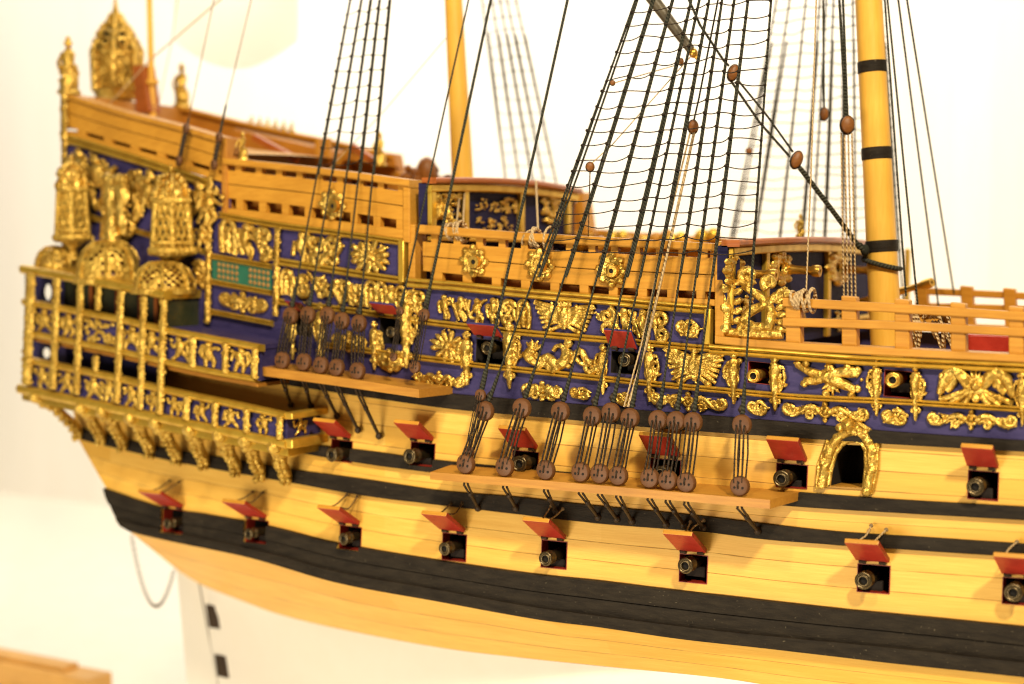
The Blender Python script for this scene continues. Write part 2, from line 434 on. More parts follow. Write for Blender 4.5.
def m_horns(g, asp=1.9):     # long cornucopias crossing
    T, B = [], []
    T.append([(-asp*.95, -.5, .14), (-asp*.45, -.15, .26), (0, .05, .34), (asp*.45, .30, .30), (asp*.85, .62, .20)])
    T.append([(-asp*.7, .35, .24), (-asp*.25, .15, .28), (asp*.2, -.2, .26), (asp*.75, -.35, .32), (asp*.95, -.2, .20)])
    for i in range(5): T.append(leaf(-.15*asp+.1*i, -.2, -1.2-.3*i+.5, .72, .17))
    for i in range(5): T.append(leaf(.1*asp, .3, .3+.55*i, .65, .16))
    for x, y in ((-asp*.9, -.55), (-asp*.66, -.62), (asp*.9, .5), (asp*.72, .85), (asp*.6, -.6), (-.1, .9), (-asp*.72, .45)): B.append((x, y, .22))
    T.append([(.15*asp-.1, -.6, .14), (.18*asp, -.2, .16), (.12*asp, .3, .14)])
    return T, B
def m_eagle(g, asp=1.6, crown=True):
    T, B = [], []
    T.append([(0, -.7, .18), (.02, -.35, .28), (0, .15, .34), (0, .5, .22), (0, .8, .12)]); B.append((.05, -.82, .2)); B.append((.22, -.8, .1))
    for s in (-1, 1):
        for i in range(6):
            t = i/5; T.append([(s*.15, -.25+.10*i, .15), (s*asp*(.55-.04*i), -.45+.17*i, .16), (s*asp*(.98-.30*t), -.78+.32*i, .11)])
        T.append([(s*.1, -.35, .2), (s*asp*.5, -.62, .2), (s*asp*.95, -.88, .12)])
        T.append([(s*.1, .5, .16), (s*.45, .7, .13), (s*asp*.45, .92, .15)])
        T.append([(s*.1, .55, .13), (s*.6, .35, .12), (s*asp*.6, .7, .13)]); B.append((s*asp*.45, .9, .2))
    if crown:
        for i in range(5): T.append([( -.3+.15*i, -.75, .09), (-.4+.2*i, -1.02, .1)])
        T.append([(-.35, -.72, .1), (0, -.66, .1), (.35, -.72, .1)])
    return T, B
def m_reclining(g, asp=2.2):
    T, B = [], []
    T.append([(.12*asp, -.55, .2), (.20*asp, -.15, .34), (.10*asp, .35, .32), (-.12*asp, .58, .3)])
    T.append([(-.1*asp, .58, .3), (-.35*asp, .1, .28), (-.52*asp, .5, .2), (-.62*asp, .85, .14)])
    T.append([(-.05*asp, .6, .26), (-.28*asp, .75, .22), (-.5*asp, .3, .2), (-.72*asp, .05, .16)])
    B.append((.24*asp, -.80, .27)); B.append((.2*asp, -.95, .17))
    T.append([(.2*asp, -.4, .18), (.42*asp, -.05, .15), (.6*asp, .32, .14), (.9*asp, .2, .14)])
    T.append([(.15*asp, -.45, .16), (-.05*asp, -.62, .14), (-.2*asp, -.3, .13)])
    T.append([(.28*asp, .3, .2), (.55*asp, -.45, .2), (.74*asp, .1, .2), (.92*asp, .25, .22)])
    T.append([(-.75*asp, -.3, .3), (-.92*asp, .1, .3), (-.7*asp, .5, .22), (-.45*asp, .6, .16)])
    for i in range(4): T.append(leaf(-.75*asp, -.25, -2.4+.6*i, .62, .2))
    T.append(spiral(.82*asp, .45, .38, 1.2, 0, .2, .1)); return T, B
def m_frieze(g, asp=2.5, k=None):
    T, B = [], []; k = k or max(3, int(asp*1.9)); kind = 0
    for i in range(k):
        x = -asp+asp*2*(i+.5)/k; kind = g.choice((0, 1, 1, 0, 2)); q = lambda a: g.uniform(-a, a)
        if kind == 0:
            B.append((x+q(.08), -.66, .24)); T.append([(x, -.5, .2), (x+q(.1), -.1, .28), (x+q(.1), .3, .2), (x+q(.3), .9, .13)])
            T.append([(x-.1, -.35, .13), (x-.45, -.1+q(.4), .12), (x-.5+q(.2), .5, .12)]); T.append([(x+.1, -.35, .13), (x+.45, -.3+q(.5), .12), (x+.6, -.7, .13)])
            T.append([(x, .2, .17), (x+.3, .5, .14), (x+.25, .9, .12)])
        elif kind == 1:
            T.append(spiral(x, -.35, .48, 1.3, q(3), .22, .12, g.choice((-1, 1)))); T.append(spiral(x, .48, .42, 1.2, q(3), .2, .12, g.choice((-1, 1))))
            T.append(leaf(x-.3, 0, -2.2, .6, .18)); B.append((x, .02, .2))
        else:
            T.append([(x-.32, .95, .16), (x-.38, .1, .16), (x-.3, -.6, .17), (x, -.9, .16), (x+.3, -.6, .17), (x+.38, .1, .16), (x+.32, .95, .16)])
            B.append((x, -.35, .22)); T.append([(x, -.3, .17), (x, .3, .22), (x, .9, .13)])
        if i: T.append([(x-asp/k*1.5, g.uniform(-.9, -.6), .12), (x-asp/k, g.uniform(-.5, .5), .14), (x-.2, g.uniform(.5, .9), .12)])
    return T, B
def m_burst(g, asp=1.3, k=11, ox=0, oy=0, a0=0, a1=6.283):
    T, B = [], []
    for i in range(k):
        a = a0+(a1-a0)*(i+.5)/k+g.uniform(-.06, .06); L = g.uniform(.82, 1.0)
        T.append([(ox+.12*math.cos(a), oy+.12*math.sin(a), .10), (ox+(.5*math.cos(a)*L)*asp, oy+.5*math.sin(a)*L, .15), (ox+.82*math.cos(a)*L*asp, oy+.82*math.sin(a)*L, .17), (ox+math.cos(a)*L*asp, oy+math.sin(a)*L, .09)])
    B += [(ox, oy, .26), (ox+.18, oy+.12, .18), (ox-.15, oy+.14, .17)]; return T, B
def m_scroll(g, asp=1.5):
    T, B = [], []
    T.append(spiral(-asp*.45, -.1, .6, 1.5, .5, .3, .15)); T.append(spiral(asp*.5, .25, .5, 1.4, 3.4, .26, .14, -1))
    T.append([(-asp*.6, .5, .2), (0, .62, .24), (asp*.45, .72, .2)]); T.append([(-asp*.1, -.5, .22), (asp*.3, -.62, .24), (asp*.7, -.3, .2), (asp*.95, -.1, .13)])
    for i in range(5): T.append(leaf(-asp*.2+.25*i, .1, -1.9+.4*i, .62, .19))
    B += [(-asp*.45, -.1, .2), (asp*.5, .25, .18), (0, .2, .25)]; return T, B
def m_dragon(g, asp=.82):
    T, B = [], []
    T.append([(.05, -.5, .10), (-.22, -.32, .12), (.15, -.12, .13), (.35, .12, .14), (-.02, .30, .14), (-.25, .56, .14), (.05, .78, .15), (.45, .72, .16), (.50, .38, .16), (.42, .08, .13), (.62, -.10, .13), (.95, -.20, .13)])
    B += [(.92, -.18, .15), (1.08, -.10, .09), (.86, -.30, .08)]
    T.append(spiral(-.12, -.62, .26, 1.3, 1.2, .13, .08)); T.append(spiral(-.2, .82, .22, 1.3, 0, .13, .08)); T.append(spiral(.45, -.45, .2, 1.2, 2, .11, .07))
    T.append([(-.74, -1.02, .05), (-.74, -.84, .13), (-.74, -.2, .14), (-.74, .95, .17)])
    for i in range(4): B.append((-.74, -.8+.55*i, .19))
    T.append([(-.75, .93, .12), (0, .96, .13), (.8, .9, .12)])
    for i in range(6): T.append(leaf(.62, .75-.17*i, .2-.2*i, .34, .12))
    for i in range(5): T.append(leaf(-.3, -.5+.26*i, 2.6, .32, .12))
    return T, B
def m_column(g, asp=3.0):
    T, B = [], [[], []][0]
    n = max(4, int(asp*1.9)); T.append([(0, -asp, .62), (0, asp, .62)])
    for i in range(n):
        y = -asp+asp*2*(i+.5)/n; B += [(g.uniform(-.2, .2), y, g.uniform(.55, .70)), (g.choice((-1, 1))*g.uniform(.35, .6), y+g.uniform(-.4, .4), g.uniform(.32, .46)), (g.uniform(-.5, .5), y+g.uniform(-.5, .5), g.uniform(.3, .42))]
    return T, B
def m_lumps(g, asp=1.0, k=26):
    T, B = [], []
    for i in range(k//2):
        x, y = g.uniform(-asp*.85, asp*.85), g.uniform(-.85, .85); T.append(spiral(x, y, g.uniform(.14, .3), 1.1, g.uniform(0, 6), .13, .08, g.choice((-1, 1)), 9))
    for i in range(k): B.append((g.uniform(-asp, asp)*.92, g.uniform(-.9, .9), g.uniform(.10, .2)))
    return T, B

def carve(name, motif, cx, cy, hw, hh, parent, slope=0, unit=None, off=0., surf=None, mat='gold', lean=0, lab=None, sub=3, seg=7, flat=.85, depth=1.0, dens=0):
    """Carved relief on a surface. The motif lives in a local frame laid tangent to the surface."""
    T, B = motif; unit = unit or min(hw, hh); B = list(B)
    if dens:
        for t in T:
            for p in t[::1 if len(t) < 8 else 2]:
                if rng.random() < dens: B.append((p[0]+rng.uniform(-1, 1)*p[2]*1.1, p[1]+rng.uniform(-1, 1)*p[2]*1.1, p[2]*rng.uniform(.42, .75)))
    g = surf or (lambda x, y: hit(x, y, off))
    P0 = g(cx, cy); e = 2.0
    ex = (g(cx+e, cy+slope*e)-g(cx-e, cy-slope*e))/(2*e); ey = (g(cx+lean*e, cy+e)-g(cx-lean*e, cy-e))/(2*e)
    n = ex.cross(ey).normalized()
    if n.dot(P0-CAM) > 0: n = -n
    sc = ey.length*unit
    jp = rng.uniform(0, 50); jk = 2.2*unit/3.2
    def w(x, y, h):
        ja = .26/unit; q = math.sin(x*jk*2.1+jp+2*math.sin(y*jk*1.7))*math.sin(y*jk*2.3+jp*.7); r_ = math.sin(y*jk*2.0+1.3*jp+2*math.sin(x*jk*1.9))
        return P0+ex*((x+ja*q)*unit)+ey*((y+ja*r_)*unit)+n*((h+ja*1.5*q*r_ if h > 0 else h)*sc*depth)
    mb = MB()
    for t in T:
        pts = catmull([tuple(p) for p in t], sub) if len(t) > 2 and len(t) < 9 else t
        loc = [V((p[0], p[1], p[2]*.25)) for p in pts]
        tmp = MB(); tmp.tube(loc, [p[2] for p in pts], seg)
        b = len(mb.v); mb.v.extend(w(v.x, v.y, v.z*flat) for v in tmp.v)
        for f in tmp.f: mb.face([b+i for i in f])
    for x, y, r in B:
        tmp = MB(); tmp.ball((x, y, r*.3), (r, r, r*flat), 8, 5)
        b = len(mb.v); mb.v.extend(w(v.x, v.y, v.z) for v in tmp.v)
        for f in tmp.f: mb.face([b+i for i in f])
    if ex.cross(ey).dot(n) < 0: mb.f = [f[::-1] for f in mb.f]
    o = build(name, mb, M[mat], parent, 80)
    if lab: o['label'] = lab
    return o
# ------------------------------------------------------------------ traced lines of the starboard side (photograph pixels on the hull surface)
XR = 1240
cA0 = Cv((106,488),(164,507),(209,514),(268,525),(337,542),(442,560),(533,573),(600,580),(656,587),(743,597),(840,608),(866,610.5),(1024,626),(1240,650))
cA1 = Cv((119,517),(202,535),(278,552),(340,569),(437,586),(518,601),(580,610),(707,626),(764,632),(901,645),(1024,659),(1240,684))
cA2 = Cv((119,521),(128,530),(176,542),(253,558),(340,583),(442,602),(543,620),(600,627),(682,639),(764,648),(840,657),(891,663),(1024,677),(1240,702))
cB = [(178,571,2.36),(202,585,2.31),(237,599,2.17),(278,614,1.88),(340,629,1.45),(442,648,.95),(523,658,.65),(600,666,.42),(720,678,.18),(800,690,.12),(1024,716,.05),(1240,742,.05)]
cC0 = Cv((60,422),(84,428),(160,446),(260,463),(291,468.5),(362,478),(443,490),(518,496),(580,503),(702,515),(783,525),(840,531),(917,536),(1024,543),(1240,557))
cC1 = Cv((60,433),(79,439),(178,462),(260,477),(291,482.5),(367,496),(428,503.5),(500,512),(600,523.5),(707,532),(768,539.5),(840,545),(891,548.5),(1024,557),(1240,571))
cD0 = Cv((60,397),(150,417),(301,442.5),(367,450),(433,459),(560,471),(696,483),(805,492),(900,499),(1024,506),(1240,518))
cD1 = Cv((60,407),(150,427),(301,453),(367,464),(428,472),(560,487),(696,498),(803,507),(900,513),(1024,520),(1240,532))
cE0 = Cv((50,337),(150,352),(258,368),(441,392),(512,398.5),(580,404),(643,410),(722,416),(799,422.5),(891,431),(1024,440),(1240,452))
cE1 = Cv((50,349),(150,365),(258,381),(441,408),(512,415),(580,421),(641,427),(733,434),(824,440),(900,445),(1024,452),(1240,464))
cF1 = Cv((250,337),(330,345.5),(399,355),(423,358),(497,367),(542,372),(598,378),(661,384.5),(725,390.5),(799,397),(896,401.5),(1018,409),(1240,422))
cF2 = Cv((50,262),(150,279),(275,301),(358,311.5),(428,322),(522,332.5),(603,339.5),(656,344),(707,348.5),(763,352.5),(840,358.5),(891,361.5),(1024,367.5),(1240,378))
cF3 = Cv((50,222),(150,241),(279,263),(333,271.5),(409,283),(463,287.5),(532,294.5),(603,300.5),(664,306.5),(720,311))
cF4 = Cv((50,184),(150,202),(222,215.5),(283,226),(322,231),(406,243))
cF5 = Cv((50,130),(71,135),(120,149.5),(165,163.5),(215,181))
cH = Cv((712,335),(764,340),(840,345),(1024,354.5),(1240,366))       # foot rail of the waist

root = empty('model_ship', (0, YC, -5.75), 'wooden model of a three decked sailing warship with gilded stern galleries and dark blue bands', 'model ship')

# ------------------------------------------------------------------ gun ports: opening corners on the hull, and their outward direction
def port(x0, y0, x1, y1, sk=2.5, off=0.0):
    tl, tr, br, bl = hit(x0+1, y0, off), hit(x1+1, y0+sk, off), hit(x1, y1+sk*.4, off), hit(x0, y1-sk*.6, off)
    n = ((tr-tl).cross(bl-tl)).normalized()
    if n.y > 0: n = -n
    return (tl, tr, br, bl, n)
#        x0    y0    x1   y1   muzzle x, y, r | lid: reach out, rise
LOW = [(163,508,185,533,166.5,524,5.2,.34,.20),(246,518.5,268,543,248,534,5.6,.34,.20),(339.5,525,361,549.5,343,539,6.0,.34,.20),(442,532.5,466,561,444,549,6.5,.35,.21),
       (541,539.5,566.5,568.5,545,559,7.2,.35,.21),(679,553.5,707,583,685,566,8.0,.35,.21),(857,563.5,889.5,593,863,581,8.6,.35,.21),(1002,577,1034,605,1013,593,9.0,.34,.20)]
MID = [(331,439,352,462,331,455,7,.27,.185),(410.5,441.5,434.5,466,409,456.5,7.4,.27,.185),(512,450,538,472,519,464,8,.25,.205),(650,458,680,482,660,474,8,.23,.205),
       (776,463,807,488,781,479,8.4,.24,.205),(967.5,470,998,500,975,487,8.6,.24,.185)]
UPP = [(295.5,314,312,336,303,329,5,.15,.11),(379.5,317,403,344,390,332,5.4,.15,.11),(476,339,504,364,486.5,348,6.4,.15,.12),(611,351,638,374,624,360,6.8,.14,.17)]
OPEN = [(748,361,772.5,384,753,376,6.8,0,0),(884,369.5,912,397.5,892.5,380,7.6,0,0)]
ports = [[port(*p[:4]) for p in L] for L in (LOW, MID, UPP, OPEN)]
ARCH = [(829,486),(831,470),(836,454),(842,445),(848.6,441),(856,440),(862,442.5),(866,450),(866.5,466),(864,487.5)]
allp = sum(ports, [])
arch_port = port(831, 444, 865, 487, 1.5)

# ------------------------------------------------------------------ hull
def rows_between(curves):
    """curves: list of functions u -> point; counts of planks between them; returns rows and uv"""
    rows, uv, v = [], [], 0
    for k, (fn, cnt) in enumerate(curves):
        steps = 1 if k == 0 else max(1, cnt[1])
        for s_ in range(1, steps+1) if k else [0]:
            rr, uu, L, last = [], [], 0, None
            for i in range(NC+1):
                u = i/NC
                if k == 0: P = fn(u)
                else:
                    P = curves[k-1][0](u).lerp(fn(u), s_/steps)
                    if k > 1: P = V((P.x, F(P.x, P.z), P.z))
                if last is not None: L += (P-last).length
                last = P; rr.append(P); uu.append((P.x+20, v+(cnt[0]*s_/steps if k else 0)))
            rows.append(rr); uv.append(uu)
        v += cnt[0] if k else 0
    return rows, uv
NC = 150
cBx = Cv(*[(a, b) for a, b, c in cB]); cBY = Cv(*[(a, c) for a, b, c in cB])
def xs(x0): return lambda u: x0+(XR-x0)*(u**1.15)
def oncurve(c, x0):
    f = xs(x0); return lambda u: hit(f(u), c(f(u)))
fB = lambda u: at_y(xs(180)(u), cBx(xs(180)(u)), cBY(xs(180)(u)))
hullmb = MB()
rows, uv = rows_between([(fB, (0, 0)), (oncurve(cA2, 124), (3, 5)), (oncurve(cA0, 106), (2, 2)), (oncurve(cC1, 78), (3, 4)), (oncurve(cD1, 73), (3, 3)), (oncurve(cE0, 66), (4, 4))])
hullmb.grid(rows, 0, False, uv)
# transom: the aft edges joined across the ship
edge = [r[0] for r in rows]; mir = [V((p.x, 2*YC-p.y, p.z)) for p in edge]
tr = [[a, a.lerp(b, .5)+V((-.25, 0, 0)), b] for a, b in zip(edge[1:], mir[1:])]
hullmb.grid(tr, 0, False, [[(0, i), (1.5, i), (3, i)] for i in range(len(tr))])
hull = build('hull', hullmb, M['hull'], root, 40, cut=allp+[arch_port])
def mirrored(o, name=None):
    c = o.copy(); COL.objects.link(c); c.parent = o.parent
    L = V((0, 0, 0)); p = o.parent
    while p is not None: L += V(p.location); p = p.parent
    c.scale.y = -1; c.location.y = 2*YC-2*L.y-o.location.y
    return c
mirrored(hull)
# white underwater body and keel
wb = MB(); rr = []
cols = [(i/70) for i in range(71)]
fx = xs(178)
for j in range(9):
    t = (0, .02, .08, .2, .35, .5, .68, .85, 1)[j]; row = []
    for u in cols:
        B_ = fB(u); x = fx(u)
        full = min(1, max(0, (B_.x+6.0)/6.0)); full = full*full*(3-2*full)
        y = B_.y+(YC-.08-B_.y)*(t**(.5+3.2*full)); xk = max(B_.x, -6.08)
        row.append(V((xk if j else B_.x, y, B_.z+(-5.6-B_.z)*t)))
    rr.append(row)
wb.grid(rr, 0, False, None, True)
bot = build('underwater_body', wb, M['white'], root, 50); mirrored(bot)
kb = MB(); a0, a1 = at_y(205, 580, YC), at_y(224, 684, YC)
dirk = (a1-a0); a2 = a0+dirk*((-5.6-a0.z)/dirk.z)
kb.hexa([a2+V((0, -.1, -.15)), V((9.5, YC-.1, -5.75)), V((9.5, YC+.1, -5.75)), a2+V((0, .1, -.15))], [a2+V((0, -.1, .1)), V((9.5, YC-.1, -5.5)), V((9.5, YC+.1, -5.5)), a2+V((0, .1, .1))])
kb.hexa([a2+V((-.02, -.1, 0)), a2+V((.6, -.1, 0)), a2+V((.6, .1, 0)), a2+V((-.02, .1, 0))], [a0+V((-.02, -.1, 0)), a0+V((.6, -.1, 0)), a0+V((.6, .1, 0)), a0+V((-.02, .1, 0))])
build('keel', kb, M['white'], root, 40, bevel=.02)
# rudder
rud = MB(); b0, b1 = at_y(179, 560, YC), at_y(190, 684, YC); db = b1-b0; b2 = b0+db*((-5.7-b0.z)/db.z); g_ = V((.05, 0, 0))
rud.hexa([b2+V((0, -.07, 0)), a2-g_+V((0, -.09, 0)), a2-g_+V((0, .09, 0)), b2+V((0, .07, 0))], [b0+V((0, -.07, 0)), a0-g_+V((0, -.09, .2)), a0-g_+V((0, .09, .2)), b0+V((0, .07, 0))])
prod = MB(); prod.tube([a0+V((-.03, -.085, -.02)), a2+V((-.03, -.085, .05))], .010, 6)
rudder = build('rudder', rud, M['white'], root, 40, bevel=.02)
build('gap_shade_rod', prod, M['iron'], rudder, 40)  # dark rod added to draw the shaded gap ahead of the rudder
for (x, y, y2) in ((212, 605, 628), (220.5, 655, 677)):
    mbh = MB(); p, q = at_y(x, y, YC-.10), at_y(x+3.2, y2, YC-.10)
    mbh.hexa([q+V((-.10, -.015, 0)), q+V((.10, -.015, 0)), q+V((.10, .24, 0)), q+V((-.10, .24, 0))], [p+V((-.10, -.015, 0)), p+V((.10, -.015, 0)), p+V((.10, .24, 0)), p+V((-.10, .24, 0))])
    build('rudder_strap', mbh, M['iron'], rudder, 30)

# black wales
mb = MB(); half = Cv(*[(x, (cA0(x)+cA1(x))/2+2) for x in range(106, 1241, 60)])
band(mb, cA0, half, (105.5, 111.5), XR, [(0, -.02), (.03, .045), (.5, .052), (.97, .045), (1, .02)], 120)
band(mb, half, cA1.shift(2.5), (111.5, 118.5), XR, [(0, .01), (.04, .030), (.5, .034), (.93, .03), (1, .022)], 120)
band(mb, cA1.shift(1), cA2, (118, 124), XR, [(0, 0), (.08, .055), (.5, .062), (.92, .055), (1, -.02)], 120)
build('main_wale', mb, M['black'], root, 40, cut=ports[0])
for c0, c1, nm, x0 in ((cC0, cC1, 'wale', 82), (cD0, cD1, 'wale', 100), (cE0, cE1, 'wale', 190)):
    mb = MB(); band(mb, c0, c1, x0, XR, [(0, -.02), (.04, .042), (.5, .05), (.96, .042), (1, -.02)], 110)
    build(nm, mb, M['black'], root, 40, cut=ports[1]+[arch_port])

# blue bands
def sheet(name, c0, c1, x0, x1, mat, prof=((0, .004), (1, .004)), cut=None, parent=root):
    mb = MB(); band(mb, c0, c1, x0, x1, list(prof), max(4, int((x1-x0)/8)))
    return build(name, mb, M[mat], parent, 40, cut=cut)
for b_ in [sheet('painted_band', cF2, cE0, 62, XR, 'blue', cut=ports[2]+ports[3]), sheet('painted_band', cF3, cF2, 62, 712, 'blue', cut=ports[2]),
        sheet('painted_band', cF4, cF3, 62, 407, 'blue'), sheet('painted_band', cF5, cF4, 64, 231, 'blue')]: mirrored(b_)
# gilded mouldings: double beads
bead = [(0, -.01), (0, .035), (.10, .055), (.22, .060), (.34, .055), (.41, .035), (.42, .006), (.53, .006), (.54, .035), (.62, .052), (.74, .058), (.88, .052), (1, .03), (1, -.01)]
def mould(c, x0, x1, h, cut=None, k=1.0, parent=root):
    mb = MB(); band(mb, c.shift(-h/2), c.shift(h/2), x0, x1, [(f, o*k if o > 0 else o) for f, o in bead], max(3, int((x1-x0)/8)))
    return build('gilded_moulding', mb, M['goldm'], parent, 60, cut=cut)
mould(cF1, 326, XR, 6.5, ports[2]); mould(cF2, 276, 712, 7.0, ports[2]); mould(cF2.shift(.5), 712, XR, 10.5, None, 1.3)
mould(cF3.shift(-1.5), 279, 405, 8); mould(cF3.shift(-.5), 409, 712, 10.0, None, 1.2); mould(cF4, 222, 406, 7); mould(cF5.shift(5), 64, 213, 10)
def vert(x0, y0, x1, y1, w, off=.05, mat='goldm', parent=root, name='gilded_stile'):
    mb = MB(); a, b = hit(x0-w/2, y0), hit(x0+w/2, y0); c, d = hit(x1-w/2, y1), hit(x1+w/2, y1); n = nrm(a)
    mb.hexa([c+n*off, d+n*off, d-n*.05, c-n*.05], [a+n*off, b+n*off, b-n*.05, a-n*.05]); return build(name, mb, M[mat], parent, 30, bevel=.012)
vert(710, 309, 709, 345, 7, .07); vert(404.5, 241, 404.5, 283, 6, .07)

# gun ports, lids and guns
cannon_mesh = None
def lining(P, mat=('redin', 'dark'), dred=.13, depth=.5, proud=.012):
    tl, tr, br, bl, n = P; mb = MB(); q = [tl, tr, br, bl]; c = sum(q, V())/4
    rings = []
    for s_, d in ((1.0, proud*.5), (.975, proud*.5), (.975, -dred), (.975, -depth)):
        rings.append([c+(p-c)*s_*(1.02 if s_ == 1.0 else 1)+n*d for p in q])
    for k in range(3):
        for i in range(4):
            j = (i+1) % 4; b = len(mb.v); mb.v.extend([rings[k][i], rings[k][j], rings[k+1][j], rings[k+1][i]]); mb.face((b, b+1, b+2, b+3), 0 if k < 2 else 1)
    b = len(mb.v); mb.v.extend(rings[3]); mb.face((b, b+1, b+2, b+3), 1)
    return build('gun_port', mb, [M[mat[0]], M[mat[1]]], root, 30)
def lid(P, parent, out, rise, th=.045, mats=('red', 'rail', 'redin')):
    tl, tr, br, bl, n = P; w = (tr-tl).normalized(); up = V((0, 0, 1)); hn = V((n.x, n.y, 0)).normalized()
    a, b = tl-w*.005+n*.05+up*.035, tr+w*.005+n*.05+up*.035; d = hn*out*1.0+up*rise*1.04; t = d.cross(w).normalized()
    if t.z < 0: t = -t
    mb = MB(); A = [a, b, b+d, a+d]; T = [p+t*th for p in A]; k = len(mb.v); mb.v.extend(A+T)
    mb.face((k, k+1, k+2, k+3), 0)
    for q, m in (((4, 7, 6, 5), 1), ((0, 4, 5, 1), 1), ((1, 5, 6, 2), 2), ((2, 6, 7, 3), 1), ((3, 7, 4, 0), 2)): mb.face([k+i for i in q], m)
    o = build('lid', mb, [M[x] for x in mats], parent, 0, bevel=.008)
    for f in (.2, .8):
        hb = MB(); p = a.lerp(b, f); hb.tube([p+n*.0-w*.03, p+w*.03], .022, 6); hb.tube([p+t*th*1.1, p+d*.75+t*th*1.15], .014, 5); hb.tube([p-n*.05-up*.02, p+t*.01], .018, 5)
        build('hinge', hb, M['iron'], parent, 40)
    return a, b, d, t
def gun(P, mx, my, r, proud, label, mat, name='cannon', group=None):
    global cannon_mesh
    tl, tr, br, bl, n = P; Mz = hit(mx, my, proud); rr_ = r/ppu(Mz); ax = -V((n.x, n.y, 0)).normalized()
    e = empty(name, Mz-ax*0-V((0, 0, rr_)), label, 'cannon', group)
    mb = MB()
    prof = [(.35, .46), (.0, .50), (-.03, .56), (.0, .66), (.05, .70), (.04, .76), (-.02, .84), (.0, .95), (.06, 1.03), (.14, 1.0), (.2, .76), (.24, .72), (.28, .86), (.34, .88), (.38, .74), (.6, .74), (1.0, .80), (1.1, .95), (1.25, .98), (1.35, .82), (3.2, .9)]
    mb.lathe(Mz, ax, [(a*rr_*1.3 if a > 0 else a*rr_, b*rr_) for a, b in prof], 18, 0)
    build('barrel', mb, M[mat], e, 50)
    mb = MB(); mb.lathe(Mz+ax*rr_*.38, ax, [(0, .505*rr_), (.03*rr_, .5*rr_)], 14); build('bore', mb, M['dark'], e, 0)
    cb = MB(); c = Mz+ax*.55-V((0, 0, rr_*1.3)); s = ax.cross(V((0, 0, 1)))
    cb.box(c, ax*.3, s*rr_*1.3, V((0, 0, rr_*.7))); build('carriage', cb, M['hole'], e, 0, bevel=.01)  # carriage coloured near-black to imitate the shade inside the port
    return e
ordn = ['first', 'second', 'third', 'fourth', 'fifth', 'sixth', 'seventh', 'eighth']
for i, (p, P) in enumerate(zip(LOW, ports[0])):
    g = lining(P); a, b, d, t = lid(P, g, p[7], p[8])
    g['label'] = 'square port in the lowest row with its red lid propped open'
    n = P[4]
    for f in (.3, .75):
        lb = MB()
        q = a.lerp(b, f)+d*.72+t*.05; w_ = a.lerp(b, f)+V((.04, 0, .30+.02*math.sin(i*3+f*9)))
        w_ = V((w_.x, F(w_.x, w_.z)-.05, w_.z)); m_ = q.lerp(w_, .5)+V((.03*math.sin(i*5+f*7), -.02, -.025+.03*math.sin(i+f*4)))
        lb.tube(catmull([tuple(q-d*.12), tuple(q+t*.02), tuple(m_), tuple(w_)], 4), .0085, 5); lb.ball(q+t*.01, .022, 6, 4); lb.ball(w_, .02, 6, 4)
        build('lid_rope', lb, M['thin' if i not in (4, 5, 6, 7) else 'tan'], g, 60)
    gun(P, p[4], p[5], p[6], .17, 'dark bronze cannon in the lowest row of ports, %s counted from the stern' % ordn[i], 'bronze', group='cannons of the lowest row')
where = ['beside the corner of the lower stern gallery', 'below the front end of the short channel board', 'behind the second deadeye of the long channel board', 'hidden behind crowded deadeyes', 'beside the gilded arched entry port', 'on the bow side of the gilded arched entry']
for i, (p, P) in enumerate(zip(MID, ports[1])):
    g = lining(P); a, b, d, t = lid(P, g, p[7], p[8]); g['label'] = 'square port in the middle row with its red lid raised steeply'
    gun(P, p[4], p[5], p[6], .17, 'dark bronze cannon in the middle row, %s' % where[i], 'bronze', group='cannons of the middle row')
where = ['behind the deadeyes of the short channel board', 'just forward of the five small deadeyes', 'between the sunburst carving and the reclining figure', 'behind the white rope by the long channel deadeyes']
for i, (p, P) in enumerate(zip(UPP, ports[2])):
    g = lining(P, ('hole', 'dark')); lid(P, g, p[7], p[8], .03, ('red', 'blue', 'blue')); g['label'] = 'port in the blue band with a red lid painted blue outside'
    gun(P, p[4], p[5], p[6], .13, 'small dark cannon in the blue band, %s' % where[i], 'bronze', group='cannons of the blue band')
where = ['behind the foremost shroud', 'above the gilded arched entry port']
for i, (p, P) in enumerate(zip(OPEN, ports[3])):
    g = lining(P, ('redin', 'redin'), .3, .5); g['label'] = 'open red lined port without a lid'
    gun(P, p[4], p[5], p[6], .10, 'brass cannon in a red port %s' % where[i], 'brass', group='brass cannons of the blue band')

# arched entry port
mb = MB(); n = arch_port[4]; back = [hit(x, y)-n*.012 for x, y in ARCH]
cc = sum(back, V())/len(back); fr = [(815.5, 490), (818, 466), (827, 440), (838, 428), (849, 422.5), (860, 422), (870, 428), (878, 443), (877, 468), (871, 492)]
inn = [hit(x, y)+n*.03 for x, y in ARCH]; outp = [hit(x, y)+n*.012 for x, y in fr]
for i in range(len(ARCH)-1):
    b = len(mb.v); mb.v.extend([inn[i], inn[i+1], outp[i+1], outp[i]]); mb.face((b, b+1, b+2, b+3), 0)
    b = len(mb.v); mb.v.extend([inn[i], inn[i+1], inn[i+1]-n*.5, inn[i]-n*.5]); mb.face((b+3, b+2, b+1, b), 2)  # reveal coloured near-black as the shade inside the entry
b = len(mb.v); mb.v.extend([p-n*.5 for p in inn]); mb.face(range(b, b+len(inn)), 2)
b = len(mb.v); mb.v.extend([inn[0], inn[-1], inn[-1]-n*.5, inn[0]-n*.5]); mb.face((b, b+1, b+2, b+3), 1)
entry = build('entry_port', mb, [M['gold'], M['rail'], M['dark']], root, 30)
T = []; B = []; mid_ = [((a[0]+b[0])/2, (a[1]+b[1])/2) for a, b in zip(ARCH, fr)]
path = [((x-848)/30, (y-455)/30) for x, y in mid_]
